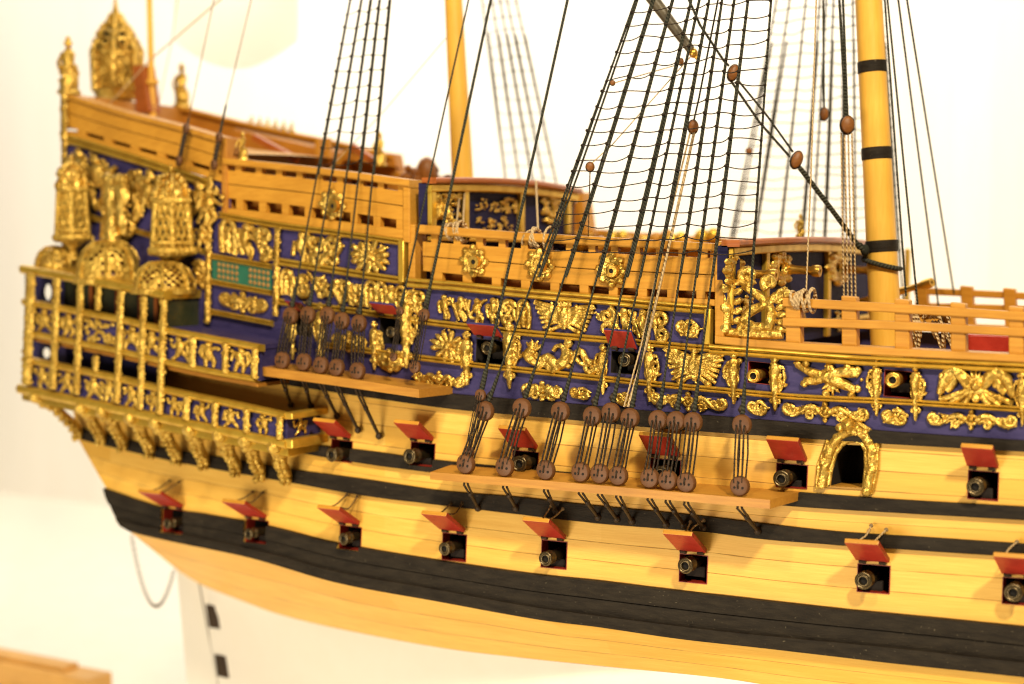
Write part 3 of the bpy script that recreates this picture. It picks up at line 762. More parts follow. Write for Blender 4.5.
T.append([(x, y, .17) for x, y in path]); T.append([(((a[0])-848)/30, (a[1]-455)/30, .075) for a in ARCH]); T.append([(((a[0]*.93+b[0]*.07)-848)/30, ((a[1]*.93+b[1]*.07)-455)/30, .08) for b, a in zip(ARCH, fr)])
pp = catmull([(x, y, 0) for x, y in path], 4)
for k, (x, y, _) in enumerate(pp): B.append((x+rng.uniform(-.07, .07), y+rng.uniform(-.07, .07), rng.uniform(.10, .19)))
B += [(.03, -1.0, .26), (-.25, -.9, .17), (.3, -.92, .17)]
carve('arch_carving', (T, B), 848, 455, 30, 30, entry, .06, 30, .02)
# ------------------------------------------------------------------ bulwarks
def bulwark(x0, x1, lines, name='bulwark', out=.02, inn=.17, mats=('board', 'rail'), ntop=9, nbot=9, far=True, rail_out=.05):
    """lines: curves rail top, rail bottom, board top, board bottom, base top, base bottom."""
    rt, rb, bt, bb, st, sb = lines; mb = MB()
    mid1 = Cv(*[(p_[0], (p_[1]+bb(p_[0]))/2) for p_ in bt.p]); slab(mb, bt, mid1.shift(-.35), x0, x1, out, inn*.8); slab(mb, mid1.shift(.35), bb, x0, x1, out-.004, inn*.8); slab(mb, st, sb, x0, x1, out+.012, inn)
    def spacers(c0, c1, k):
        for i in range(k):
            x = x0+(x1-x0)*(i+.5)/k; w = (x1-x0)/k*.15
            slab(mb, c0.shift(-1), c1.shift(1), x-w, x+w, out-.006, inn*.3, 1)
    spacers(rb, bt, ntop); spacers(bb, st, nbot)
    o = build(name, mb, M[mats[0]], root, 30, bevel=.008)
    lm = MB(); slab(lm, bt.shift(3), sb, x0-2, x1-1, -inn*.9, inn+.03); build('slot_shade_sheet', lm, M['brown'], o, 30)  # brown sheet added behind the slots, standing in for their shade
    rm = MB(); slab(rm, rt, rb, x0-2, x1+1, out+rail_out, inn+.04); r = build('handrail', rm, M[mats[1]], o, 40, bevel=.02)
    if far:
        c = mirrored(o)
        for ch in list(o.children):
            if ch is not r: q_ = ch.copy(); COL.objects.link(q_); q_.parent = c
        d = r.copy(); COL.objects.link(d); d.parent = c
    return o
g1 = [Cv((413,224),(507,231.5),(600,237),(714,243.5)), Cv((413,233),(507,240),(600,246),(714,251)), Cv((413,241),(507,247.5),(600,253),(714,258)),
      Cv((413,270),(507,279),(600,286.5),(714,292)), Cv((413,279),(507,287.5),(600,294),(714,299.5)), Cv((413,284.5),(507,292),(600,299.5),(714,306))]
bulwark(424, 716, g1, ntop=13, nbot=10)
g2 = [Cv((226,158),(322,168),(420,181)), Cv((226,164.5),(322,175),(420,188.5)), Cv((226,170),(322,180.5),(420,194)),
      Cv((226,198),(322,209),(420,223)), Cv((226,208),(322,219),(420,231.5)), Cv((226,214.5),(322,228),(420,241))]
bulwark(229, 412, g2, ntop=9, nbot=8)
g3 = [Cv((66,92.5),(120,110),(178,124.5),(229,139)), Cv((66,98),(120,115.5),(178,130.5),(229,145.5)), Cv((66,98.5),(120,116),(178,131),(229,146)),
      Cv((66,126),(120,142),(178,157.5),(229,172.5)), Cv((66,130),(120,145.5),(178,161.5),(229,176.5)), Cv((66,137),(120,152),(178,168),(229,184))]
bulwark(69, 228, g3, ntop=1, nbot=6, rail_out=.03)
# end posts
def post(x, y0, y1, w, out, inn, mat='rail', name='bulwark_post', x2=None):
    mb = MB(); x2 = x if x2 is None else x2
    a, b = hit(x-w/2, y0), hit(x+w/2, y0+w*.1); c, d = hit(x2-w/2, y1), hit(x2+w/2, y1+w*.1)
    n = nrm(a); n = V((n.x, n.y, 0)).normalized()
    mb.hexa([c+n*out, d+n*out, d-n*inn, c-n*inn], [a+n*out, b+n*out, b-n*inn, a-n*inn])
    return build(name, mb, M[mat], root, 0, bevel=.012)
for a in ((721, 241, 342, 9, .05, .19), (409, 180, 242, 7, .05, .25), (413, 224, 284, 7, .03, .19), (227, 137, 213, 5, .05, .2, 'brown')): mirrored(post(*a))
# waist: foot rail and open rails on posts
mb = MB(); slab(mb, cH, cH.shift(8), 718, XR, .075, .22); mirrored(build('foot_rail', mb, M['rail'], root, 40, bevel=.015))
wt = Cv((783,297.5),(900,304),(1024,312),(1240,325)); wm = Cv((783,317.5),(900,321.5),(1024,328),(1240,338))
for c, h in ((wt, 9), (wm, 8.6)):
    mb = MB(); slab(mb, c, c.shift(h), 784, XR, .035, .065); mirrored(build('waist_rail', mb, M['rail'], root, 40, bevel=.012))
for x in (793, 849, 902, 958, 1016, 1076, 1138, 1202):
    mirrored(post(x, wt(x)-5.5, cH(x)+2, 15, .015, .10, 'rail', 'rail_post', x+.5))

# ------------------------------------------------------------------ decks
def deck(x0, x1, z0, z1, name='deck'):
    mb = MB(); rows = []; uv = []
    for k in range(9):
        f = k/8; r = []; u = []
        for i in range(13):
            x = x0+(x1-x0)*i/12; z = z0+(z1-z0)*i/12; y0 = F(x, z)+.08; y = y0+(2*YC-2*y0)*f
            r.append(V((x, y, z+.05*math.sin(math.pi*f)))); u.append((x, y))
        rows.append(r); uv.append(u)
    mb.grid(rows, 0, False, uv); return build(name, mb, M['deck'], root, 40)
XB1 = hit(726, 300).x; XB2 = hit(424, 240).x; XB3 = hit(231, 170).x
ZW = hit(726, 345).z-.45; ZQ = hit(600, 300).z; ZP = hit(330, 232).z; ZT = hit(140, 155).z
deck(XB1-.4, 8.2, ZW, ZW-.35); deck(XB2-.3, XB1, ZP-.32, ZQ-.05); deck(XB3-.2, XB2, ZT-.62, ZP-.02); deck(hit(70, 100).x, XB3, ZT+.35, ZT-.05)
# cross bulkheads facing the bow
def bulkhead(X, pxs, top, bot, name, panels, rail_h=7, yfar=None):
    """pxs: picture columns of the stile lines on the plane x = X"""
    mb = MB(); y0, y1 = at_x(pxs[0]-3, 300, X).y, min(at_x(pxs[-1]+8, 300, X).y, 2*YC-.2)
    zt = at_x(pxs[0], top, X).z; zb = at_x(pxs[0], bot, X).z
    mb.prism([V((X-.1, y0, zb)), V((X-.1, y1, zb))]+[V((X-.1, y1+(y0-y1)*i/10, zt+.012+.045*math.sin(math.pi*i/10))) for i in range(11)], V((.1, 0, 0)))
    o = build(name, mb, M['navy'], root, 0)
    hr = MB(); ns = 14; rows = [[], [], [], [], []]
    for i in range(ns+1):
        y = y0+(y1-y0)*i/ns; cmb = .045*math.sin(math.pi*i/ns); xx = X+.04+.12*math.sin(math.pi*i/ns)
        for k, (dx, dz) in enumerate(((-.10, .0), (.08, .0), (.08, .065), (-.10, .065), (-.10, 0))): rows[k].append(V((xx+dx, y, zt+dz+cmb)))
    hr.grid(rows, 0)
    for e in (0, -1): b_ = len(hr.v); hr.v.extend(rows[k][e] for k in range(4)); hr.face((b_, b_+1, b_+2, b_+3))
    build('handrail', hr, M['redrail'], o, 40, bevel=.02)
    gm = MB(); gr = [[], [], [], [], []]
    for i in range(ns+1):
        y = y0+(y1-y0)*i/ns; cmb = .045*math.sin(math.pi*i/ns)-.005
        for k, (dx, dz) in enumerate(((-.02, -.09), (.07, -.08), (.07, .0), (-.02, .0), (-.02, -.09))): gr[k].append(V((X+dx, y, zt+dz+cmb)))
    gm.grid(gr, 0)
    gm.box(V((X+.03, (y0+y1)/2, (zt+zb)/2-.32)), V((.03, 0, 0)), V((0, (y1-y0)/2, 0)), V((0, 0, .025)))
    for p in pxs: gm.box(V((X+.025, at_x(p, (top+bot)/2, X).y, (zt+zb)/2)), V((.03, 0, 0)), V((0, .05, 0)), V((0, 0, (zt-zb)/2-.01)))
    build('gilded_frame', gm, M['goldm'], o, 0, bevel=.012); return o
bk1 = bulkhead(XB1+.02, [730, 763, 825, 872, 905], 247, 352, 'bulkhead', 4)
bk2 = bulkhead(XB2+.02, [430, 463, 519, 566], 184, 232, 'bulkhead', 3)
sf1 = lambda x, y: at_x(x, y, XB1+.05); sf2 = lambda x, y: at_x(x, y, XB2+.05)
rg = random.Random(11)
ROS = lambda k=8: ([[(.62*math.cos(i*.4), .62*math.sin(i*.4), .22) for i in range(17)], [(.36*math.cos(i*.4), .36*math.sin(i*.4), .13) for i in range(17)]],
                   [(.84*math.cos(i*6.283/k), .84*math.sin(i*6.283/k), .25) for i in range(k)]+[(.68*math.cos((i+.5)*6.283/k), .68*math.sin((i+.5)*6.283/k), .2) for i in range(k)])
def rosette(cx, cy, r, surf, parent, lab=None, asp=.8):
    T, B = ROS(); T = [[(x*asp, y, q) for x, y, q in t] for t in T]; B = [(x*asp, y, q) for x, y, q in B]
    return carve('carved_rosette', (T, B), cx, cy, r, r, parent, .1, r, 0, surf, lab=lab)
def small_gun(P, ax, r, L, label, group, mat='brass'):
    e = empty('cannon', P, label, 'cannon', group); mb = MB(); ax = V(ax).normalized()
    prof = [(-.06, .36), (0, .40), (.0, 1.0), (.06, 1.08), (.14, 1.0), (.18, .74), (.34, .70), (.5, .8), (.55, .95), (.62, .8), (1.3, .95)]
    mb.lathe(P, ax, [(a*L if a > 0 else .05*L*(1 if b == .36 else 0), b*r) for a, b in prof], 16)
    build('barrel', mb, M[mat], e, 50)
    d = MB(); d.lathe(P+ax*.02*L, ax, [(0, .37*r), (.01*L, .36*r)], 12); build('bore', d, M['dark'], e, 0); return e
for k, (x, y, r, nm) in enumerate(((638, 405, 0, ''),) if 0 else ((333, 205, 15, 'upper'), (474, 261, 15.5, ''), (540, 265, 16, ''), (612, 270, 17, ''))):
    rosette(x, y, r, lambda a, b: hit(a, b, .02), root, asp=.85)
    P = hit(x-1, y+1, .14); n = nrm(P)
    small_gun(P, -V((n.x, n.y, 0)), 6.2/ppu(P), .45, 'brass cannon muzzle in a gilded rosette, %s' % ['behind the ladder of five shrouds', 'nearest the stern of three', 'middle of three', 'nearest the mainmast of three'][k], 'cannons in bulwark rosettes')
for k, (x, y, L, r) in enumerate(((650, 0, 0, 0), (743, 272, .0, 17), (789, 268, 0, 18), (846, 268, .0, 18))):
    if k == 0: continue
    rosette(x-9, y, r*.95, sf1, bk1, asp=.6)
    P = at_x(x-3, y+1, XB1+.05)
    small_gun(P+V((.36, 0, -.02)), (-1, 0, .05), .058, .55, 'brass cannon on the navy bulkhead, %s' % ['next to the dragon panel', 'in the middle panel', 'half behind the mainmast ropes'][k-1], 'cannons of the navy bulkhead')
for x, y, w_, h_ in ((745, 305, 10, 14), (795, 318, 14, 14), (845, 320, 12, 14), (880, 285, 8, 18)): carve('carved_figure', m_figure(rg), x, y, w_, h_, bk1, 0, None, 0, sf1)
for x, y, w_, h_ in ((448, 207, 14, 15), (491, 205, 20, 7), (508, 206, 9, 8), (551, 210, 13, 18), (495, 226, 20, 9)): carve('carved_figure', m_lumps(rg, w_/h_, 22), x, y, w_, h_, bk2, 0, None, 0, sf2)
carve('carved_figure', m_reclining(rg, 1.2), 433, 210, 18, 17, root, .1, None, -.15)

# ------------------------------------------------------------------ carved work of the side
g = random.Random(5)
sl = lambda x: cF2.slope(x)
def pil(x0, y0, x1, y1, wing=0, off=.03, lean=0, nm='carved_pilaster'):
    cx, cy, hw, hh = (x0+x1)/2, (y0+y1)/2, (x1-x0)/2*1.14, (y1-y0)/2*1.03
    return carve(nm, m_pilaster(g, hh/hw*.98, wing or g.choice((-1, 1))), cx, cy, hw, hh, root, sl(cx), hw*.92, off, lean=lean, dens=.6)
for a in ((399, 292, 414, 372, 0), (460, 330, 474, 388, -1), (502, 320, 517, 391, 0), (597, 343, 609, 397, -1), (643, 342, 656, 405, 1), (727, 350, 741, 407, -1), (768, 354, 782, 414, 1), (870, 358, 883, 419, -1), (909, 362, 922, 424, 1), (1016, 369, 1029, 428, 0),
          (315, 301, 326, 365, 0), (369, 320, 380, 372, 0), (288, 306, 297, 362, 0)): pil(*a)
def car(nm, mo, x0, y0, x1, y1, off=.02, **k):
    cx, cy, hw, hh = (x0+x1)/2, (y0+y1)/2, (x1-x0)/2, (y1-y0)/2
    s_ = k.pop('slope', sl(cx)); hh *= 1.1; hw *= 1.06; return carve(nm, mo(hw/hh), cx, cy, hw, hh, root, s_, hh, off, dens=.55, **k)
GA = lambda a: m_garland(g, a); FR = lambda a: m_frieze(g, a); SC = lambda a: m_scroll(g, a); TR = lambda a: m_trophy(g, a); FI = lambda a: m_figure(g, a)
car('carved_trophy', lambda a: m_horns(g, a), 797, 360, 859, 394, lab='crossed gilded horns of plenty')
car('carved_trophy', lambda a: m_helmets(g, a), 941, 368, 1011, 404, lab='gilded trophy of arms')
for b in ((784,401,866,422),(929,409,1014,430),(652,391,725,411),(523,380,562,401)): car('carved_garland', GA, *b)
for b in ((881,407,908,426),(748,399,767,416),(569,386,591,400),(677,318,699,338),(617,391,630,407)): car('carved_scroll', SC, *b)
car('carved_garland', GA, 415, 370, 464, 388); 
car('carved_eagle', lambda a: m_eagle(g, a, False), 665, 349, 724, 383, lab='gilded eagle with spread wings')
car('carved_figure', lambda a: m_reclining(g, a), 527, 341, 594, 372, lab='gilded reclining figure')
car('carved_sunburst', lambda a: m_burst(g, a, 12, .25, .15), 427, 328, 461, 359)
car('carved_eagle', lambda a: m_eagle(g, a), 535, 303, 594, 331, lab='crowned gilded wings')
for b in ((438,296,485,321),(487,299,530,326),(600,308,668,339),(279,272,330,297),(332,280,366,305),(367,283,396,309),(397,288,424,314)): car('carved_frieze', FR, *b)
car('carved_plaque', FR, 297, 233, 338, 266); car('carved_sunburst', lambda a: m_burst(g, a, 13), 350, 240, 391, 273)
car('carved_garland', GA, 333, 330, 366, 352); car('carved_garland', GA, 379, 347, 402, 372)
# panel with the green lattice
for x, y0, y1, w_ in ((209, 177, 323, 8), (277, 228, 316, 8)):
    carve('carved_stile', m_column(g, (y1-y0)/w_), x, (y0+y1)/2, w_/2, (y1-y0)/2, root, .1, w_/2, .04, lean=-.02)
mould(Cv((214,256.5),(272,267)), 214, 273, 6); mould(Cv((214,282),(272,293)), 214, 273, 6); mould(Cv((213,312),(270,323)), 210, 274, 6)
mb = MB(); gt, gb = Cv((214,259),(272,269.5)), Cv((214,280),(272,290.5)); band(mb, gt, gb, 214, 273, [(0, .01), (0, .03), (1, .03), (1, .01)])
gp = build('green_lattice', mb, M['green'], root, 20); mb = MB()
for i in range(12):
    if i in (5, 6): continue
    for j in range(3):
        x = 219+4.4*i+(.5 if i > 5 else 0); y = gt(x)+4.5+6*j; P = hit(x, y, .035); mb.ball(P, (.028, .012, .028), 8, 4)
build('rosette_row', mb, M['orange'], gp, 60)
car('carved_frieze', FR, 221, 223, 272, 256, slope=.18); car('carved_garland', GA, 221, 291, 266, 313, slope=.18); car('carved_plaque', lambda a: m_lumps(g, a, 24), 196, 261, 208, 288)
# poop side figures
for b in ((70,152,90,192),(90,158,106,200),(108,178,124,240),(140,178,158,212),(194,184,206,226),(204,190,214,224),(196,226,208,250)): car('carved_figure', FI, *b, off=.06, slope=.15)
for b in ((76,158,108,186),(128,172,160,206)): car('carved_figure', lambda a: m_lumps(g, a, 30), *b, off=.05, slope=.15)
mould(Cv((140,232),(205,252)), 60, 206, 6)
carve('carved_stile', m_column(g, 9), 64.5, 168, 3.5, 34, root, .1, 3.5, .05)
# dragon panel between bulwark and waist
mb = MB(); band(mb, Cv((724,258),(785,262)), Cv((724,337),(785,341)), 724, 738, [(0, -.05), (0, -.02), (1, -.02), (1, -.05)]); build('panel_back', mb, M['navy'], root, 20)
carve('carved_dragon', m_dragon(g), 753, 299, 26, 37, root, .05, 37, -.02, seg=9, lab='gilded openwork dragon panel', sub=4)

# ------------------------------------------------------------------ stern quarter gallery
OG = .58
def gh(px, py): return hit(px, py, OG)
gal = None
def gband(name, c0, c1, x0, x1, prof, mat, parent, n=None, off=OG):
    mb = MB(); n = n or max(2, int((x1-x0)/8)); rows = [[] for _ in prof]
    for i in range(n+1):
        x = x0+(x1-x0)*i/n; a, b = c0(x), c1(x)
        for k, (f, o) in enumerate(prof):
            P = hit(x, a+(b-a)*f, off); rows[k].append(P+nrm(P)*o)
    mb.grid(rows, 0, False, None, True)
    for e in (0, -1):
        b = len(mb.v); mb.v.extend(r[e] for r in rows); mb.face(range(b, b+len(rows)), 0)
    return build(name, mb, M[mat], parent, 50)
q0 = Cv((22,269),(60,275.5),(100,282.5),(166,295)); q1 = Cv((32,303),(80,312),(120,319.5),(165,330),(210,338.5),(262,348)); q2 = Cv((30,334),(80,344),(120,352),(165,362.5),(210,372),(256,380))
q3 = Cv((28,360),(80,370.5),(121,379),(165,390),(225,402.5),(288,416)); q4 = Cv((18,388),(80,401),(121,409.5),(165,418.5),(225,431),(288,444))
wall = [(0, -.03), (0, 0), (1, 0), (1, -.03)]; bar = [(0, -.05), (0, .03), (.15, .06), (.5, .075), (.85, .06), (1, .03), (1, -.05)]
gal = gband('quarter_gallery', q1, q2, 26, 165, wall, 'blue', root); 
gband('gallery_panel', q3, q4, 24, 287, wall, 'blue', gal); gband('gallery_panel', q1, q2, 165, 260, wall, 'blue', gal)
for c, x0, x1, h in ((q0, 24, 168, 9), (q1, 26, 262, 7), (q2.shift(-1), 28, 258, 6.5), (q3, 26, 288, 7), (q4, 21, 289, 9.5)):
    gband('gallery_rail', c.shift(-h/2), c.shift(h/2), x0, x1, bar, 'goldm', gal)
# floors, roof and bow-facing ends of the gallery
def shelf(c, x0, x1, t, mat, name, off=OG, din=.0, parent=None):
    mb = MB(); n = 14; rows = [[] for _ in range(5)]
    for i in range(n+1):
        x = x0+(x1-x0)*i/n; P = hit(x, c(x), off); Q = V((P.x, F(P.x, P.z)+.02-din, P.z))
        for k, p in enumerate((P, Q, Q-V((0, 0, t)), P-V((0, 0, t)), P)): rows[k].append(p)
    mb.grid(rows, 0)
    for e in (0, -1):
        b = len(mb.v); mb.v.extend(rows[k][e] for k in range(4)); mb.face((b, b+1, b+2, b+3), 0)
    return build(name, mb, M[mat], parent or gal, 30)
shelf(q0.shift(-4), 24, 167, .09, 'goldm', 'gallery_roof'); shelf(q4.shift(4), 22, 288, .09, 'goldm', 'gallery_floor'); shelf(q2.shift(3), 28, 258, .04, 'brown', 'gallery_floor'); shelf(q1.shift(-3), 166, 260, .05, 'blue', 'gallery_floor')
def gend(x, c0, c1, name, mat, parent, inset=0, t=.05):
    mb = MB(); a, b = gh(x, c0(x)), gh(x, c1(x)); a2, b2 = V((a.x, F(a.x, a.z), a.z)), V((b.x, F(b.x, b.z), b.z)); dx = V((-t, 0, 0)); dd = V((0, inset, 0))
    mb.hexa([b+dd, b2, b2+dx, b+dd+dx], [a+dd, a2, a2+dx, a+dd+dx]); return build(name, mb, M[mat], parent, 0)
e1 = gend(287, q3, q4, 'gallery_end', 'blue', gal)
for c, h in ((q3, 7), (q4, 9.5)):
    mb = MB(); a, b = hit(288, c(288)-h/2, OG+.05), hit(288, c(288)+h/2, OG+.05); b = V((a.x, a.y, b.z)); a2, b2 = V((a.x, F(a.x, a.z), a.z)), V((b.x, F(b.x, b.z), b.z))
    dx = V((.06, 0, 0)); mb.hexa([b+dx, b2+dx, b2-dx, b-dx], [a+dx, a2+dx, a2-dx, a-dx]); build('gallery_rail', mb, M['goldm'], gal, 0, bevel=.015)
a = gh(287.5, 430); XE = a.x+.01
carve('carved_figure', m_figure(g), 300, 426, 9, 9, gal, -.2, None, 0, lambda x, y: at_x(x, y, XE))
gend(259, q1, q2, 'gallery_end', 'blue', gal); gend(164, q0, q1, 'gallery_end', 'glass', gal, .05, .03)
# window wall behind the upper openings and the middle openings
def wwall(c0, c1, x0, x1, mat, name, off, parent=gal):
    return gband(name, c0, c1, x0, x1, [(0, -.02), (0, 0), (1, 0), (1, -.02)], mat, parent, None, off)
def holed(c0, c1, x0, x1, cx, cy, rx, ry, off):
    mb = MB(); n = 24; o_, i_ = [], []
    for k in range(n):
        a = 6.283*(k+.5)/n; c, s_ = math.cos(a), math.sin(a); m_ = max(abs(c), abs(s_)); u, v = c/m_, s_/m_
        x = (x0+x1)/2+u*(x1-x0)/2; y = c0(x)+(c1(x)-c0(x))*(v+1)/2; o_.append(hit(x, y, off)); i_.append(hit(cx+rx*c, cy+ry*s_, off))
    mb.grid([o_, i_, [p+V((0, .04, 0)) for p in i_], [p+V((0, .04, 0)) for p in o_]], 0, True); return build('gallery_panel', mb, M['blue'], gal, 0)
wwall(q0, q1, 62, 164, 'glass', 'window', .30); holed(q0, q1, 25, 64, 47, 292, 4.6, 8.5, .33); wwall(q2, q3, 64, 166, 'navy', 'gallery_recess', .25); holed(q2, q3, 26, 66, 45.5, 353, 4.6, 5.5, .30)
for x in (92, 118, 141, 157):
    mb = MB(); p, q = hit(x, q0(x), .33), hit(x, q1(x), .33); mb.hexa([q+V((-.03, -.02, 0)), q+V((.03, -.02, 0)), q+V((.03, .02, 0)), q+V((-.03, .02, 0))], [p+V((-.03, -.02, 0)), p+V((.03, -.02, 0)), p+V((.03, .02, 0)), p+V((-.03, .02, 0))]); build('window_bar', mb, M['redrail'], gal, 0)
# pillars
def pillar(x, ya, yb, w_, off=OG+.05, lean=-.04): carve('gallery_pillar', m_column(g, (yb-ya)/w_), x, (ya+yb)/2, w_/2, (yb-ya)/2, gal, .2, w_/2, off, mat='goldp', lean=lean)
for x, ya, yb, w_ in ((29.5, 273, 384, 13), (55.5, 278, 389, 9.5), (79, 283, 394, 9), (98.5, 286, 310, 8), (119.5, 291, 403, 9), (142.5, 296, 409, 9), (162.5, 300, 414, 10.5), (96, 356, 371, 8)): pillar(x, ya, yb, w_)
for x in (193, 226, 255): pillar(x, q1(x)+2, q2(x)-2, 9.5)
for x in (187, 215.5, 247, 280): pillar(x, q3(x)+2, q4(x)-3, 9.5)
gv = lambda x, y: hit(x, y, OG+.01)
for x0, x1, c0, c1, mo in ((37,51,q1,q2,0),(62,76,q1,q2,0),(85,116,q1,q2,1),(125,139,q1,q2,0),(148,159,q1,q2,0),(172,189,q1,q2,0),(198,221,q1,q2,0),(232,250,q1,q2,0),
                       (36,51,q3,q4,0),(61,75,q3,q4,0),(85,103,q3,q4,0),(101,117,q3,q4,0),(126,139,q3,q4,0),(148,159,q3,q4,0),(167,183,q3,q4,0),(193,210,q3,q4,0),(221,241,q3,q4,0),(254,274,q3,q4,0)):
    cx = (x0+x1)/2; ya, yb = c0(cx)+4, c1(cx)-4.5; hw, hh = (x1-x0)/2, (yb-ya)/2
    carve('gallery_carving', m_lumps(g, hw/hh, 34) if mo else [([[(a_*1.0, b_, c_*1.3) for a_, b_, c_ in t_] for t_ in mf_[0]], [(a_, b_, c_*1.25) for a_, b_, c_ in mf_[1]]) for mf_ in [m_figure(g)]][0], cx, (ya+yb)/2, hw, hh, gal, .2, hh, 0, gv, mat='goldp')
# consoles under the gallery
for (xa, ya, xb, yb) in ((38,398,79,438),(84,409,102,443),(105,413,124,449),(133,419,151,455),(158,424,178,462),(192,431,205,468),(222,437,237,474),(248,442,261,479),(277,448,287,483)):
    mb = MB(); pts = []
    for i in range(9):
        t = i/8; pts.append(hit(xa+(xb-xa)*(1-(1-t)**1.9)+1.2*math.sin(t*9), ya+(yb-ya)*t, .50*(1-t)**1.3+.05))
    mb.tube(pts, [.075, .085, .06, .05, .055, .065, .06, .045, .03], 8)
    mb.ball(pts[0]+V((0, -.04, .02)), .085, 8, 5)
    for i in range(1, 9):
        for s_ in (-1, 1): mb.ball(pts[i]+V((.05*s_, -.05, g.uniform(-.02, .02))), g.uniform(.026, .046)*(1.3-.06*i), 7, 4)
        mb.ball(pts[i]+V((0, -.08, 0)), g.uniform(.03, .045), 7, 4)
    mb.tube([pts[1]+V((.04, -.05, .02)), pts[2]+V((.14, 0, .05)), pts[3]+V((.16, .1, .1))], [.05, .05, .03], 6)
    build('console', mb, M['goldp'], gal, 80)
# pierced domes and lantern turrets on the gallery roof
def dome(cx, cy, rx, hz, off, name='pierced_dome'):
    P = hit(cx, cy, off); r = rx/ppu(P); h = hz/ppu(P); mb = MB(); seg, rin = 42, 13; rows = []
    for i in range(rin+1):
        a = 1.5705*i/rin; rows.append([P+V((r*math.cos(6.283*k/seg)*max(math.cos(a)**.75, .02), r*.95*math.sin(6.283*k/seg)*max(math.cos(a)**.75, .02), h*math.sin(a)**.9)) for k in range(seg)])
    b = len(mb.v)
    for rr_ in rows: mb.v.extend(rr_)
    gg = random.Random(int(cx))
    for i in range(rin):
        for k in range(seg):
            k2 = (k+1) % seg
            if (i+k) % 2 == 0 and 0 < i < rin-2 and gg.random() < .5: continue
            mb.face((b+i*seg+k, b+i*seg+k2, b+(i+1)*seg+k2, b+(i+1)*seg+k))
    for k in range(7): 
        a = 6.283*k/7; mb.tube([P+V((r*1.02*math.cos(a)*math.cos(t)**.75 if t < 1.5 else 0, r*.97*math.sin(a)*math.cos(t)**.75 if t < 1.5 else 0, h*1.02*math.sin(t)**.9)) for t in (0.02, .4, .8, 1.2, 1.5)], .022, 5)
    mb.lathe(P-V((0, 0, .03)), (0, 0, 1), [(0, r*1.06), (.06, r*1.06), (.07, r*.98)], 24)
    o = build(name, mb, M['goldp'], gal, 50); ib = MB(); ib.lathe(P, (0, 0, 1), [(0, r*.9), (h*.4, r*.82), (h*.75, r*.52), (h*.92, .02)], 16); build('dome_inside', ib, M['block'], o, 50); return P, r, h  # dark inner shell stands in for the shade behind the piercings
def turret(cx, yb, yt, w0, w1, off, dome_h, name='lantern_turret'):
    """A six sided lattice lantern; yb, yt: picture rows of body foot and body top"""
    P = hit(cx, yb, off); k = 1/ppu(P); hz = (yb-yt)*k; r0, r1 = w0*k/2, w1*k/2; mb = MB(); N = 6
    ring = lambda r, z, ph=.25: [P+V((r*math.cos(6.283*(i/N)+ph), r*math.sin(6.283*(i/N)+ph), z)) for i in range(N)]
    A, Bt = ring(r0, 0), ring(r1, hz)
    body = MB(); rows = [ring(r0*.9, 0), ring(r1*.9, hz)]; body.grid(rows, 0, True)
    o = build(name, body, M['hole'], root, 0)  # near-black core painted as the shade behind the lattice
    for i in range(N):
        j = (i+1) % N; mb.tube([A[i], Bt[i]], .036, 6); n_ = 3
        for q in range(-n_, n_):
            for sgn in (1, -1):
                t0, t1 = 0.0, 1.0; pts = []
                for s_ in range(6):
                    v = s_/5; u = (q/n_)+v*.95 if sgn > 0 else (q/n_)+1-v*.95+0
                    if 0 <= u <= 1: pts.append(A[i].lerp(A[j], u).lerp(Bt[i].lerp(Bt[j], u), v))
                if len(pts) > 1: mb.tube(pts, .021, 5, 0, False)
    for (r, z, t) in ((r0*1.12, -.02, .045), (r0*1.03, .07, .03), (r1*1.05, hz, .04), (r1*.98, hz-.08, .022)):
        rg_ = ring(r, z); mb.tube(rg_+[rg_[0]], t, 7)
    mb.lathe(P, (0, 0, 1), [(-.30, r0*.34), (-.16, r0*.30), (-.12, r0*.52), (-.09, r0*.62), (-.07, r0*1.08), (0, r0*1.1)], 6)
    build('lattice', mb, M['goldp'], o, 60)
    dm = MB(); dh = dome_h*k; T_ = P+V((0, 0, hz))
    prof = [(0, r1*1.04), (dh*.28, r1*.98), (dh*.58, r1*.74), (dh*.82, r1*.42), (dh, r1*.14), (dh*1.12, r1*.17), (dh*1.25, r1*.1), (dh*1.4, .01)]
    dm.lathe(T_, (0, 0, 1), prof, 12)
    gg = random.Random(int(cx)+3)
    for i in range(46):
        t = gg.uniform(.02, .92); a = gg.uniform(0, 6.283); r = r1*1.0*math.cos(t*1.45)**.8; dm.ball(T_+V((r*math.cos(a), r*math.sin(a), dh*math.sin(t*1.57)**1.1)), gg.uniform(.02, .045), 6, 4)
    for i in range(N):
        a = 6.283*(i/N)+.25; dm.tube([T_+V((q*1.04*math.cos(a), q*1.04*math.sin(a), z)) for z, q in prof[:5]], .025, 5)
    build('lantern_cap', dm, M['gold'], o, 60); return o
for a in ((55, 270, 20, 23, .30), (109, 281, 33, 40, .28), (164, 291, 31, 29, .32)): dome(*a)
turret(73, 236, 190, 35, 29, .22, 26); turret(172, 249, 201, 43, 36, .24, 26)
Pn = hit(113, 243, .30); mb = MB(); k = 1/ppu(Pn); mb.lathe(Pn, (0, 0, 1), [(-.1, 14*k), (-.04, 12*k), (.02, 7*k), (.12, 8*k), (.2, 5*k)], 14); build('dome_neck', mb, M['gold'], gal, 60)
for x in (110, 121): carve('carved_figure', m_figure(g), x, 212, 9, 32, root, .1, 12, .22); 
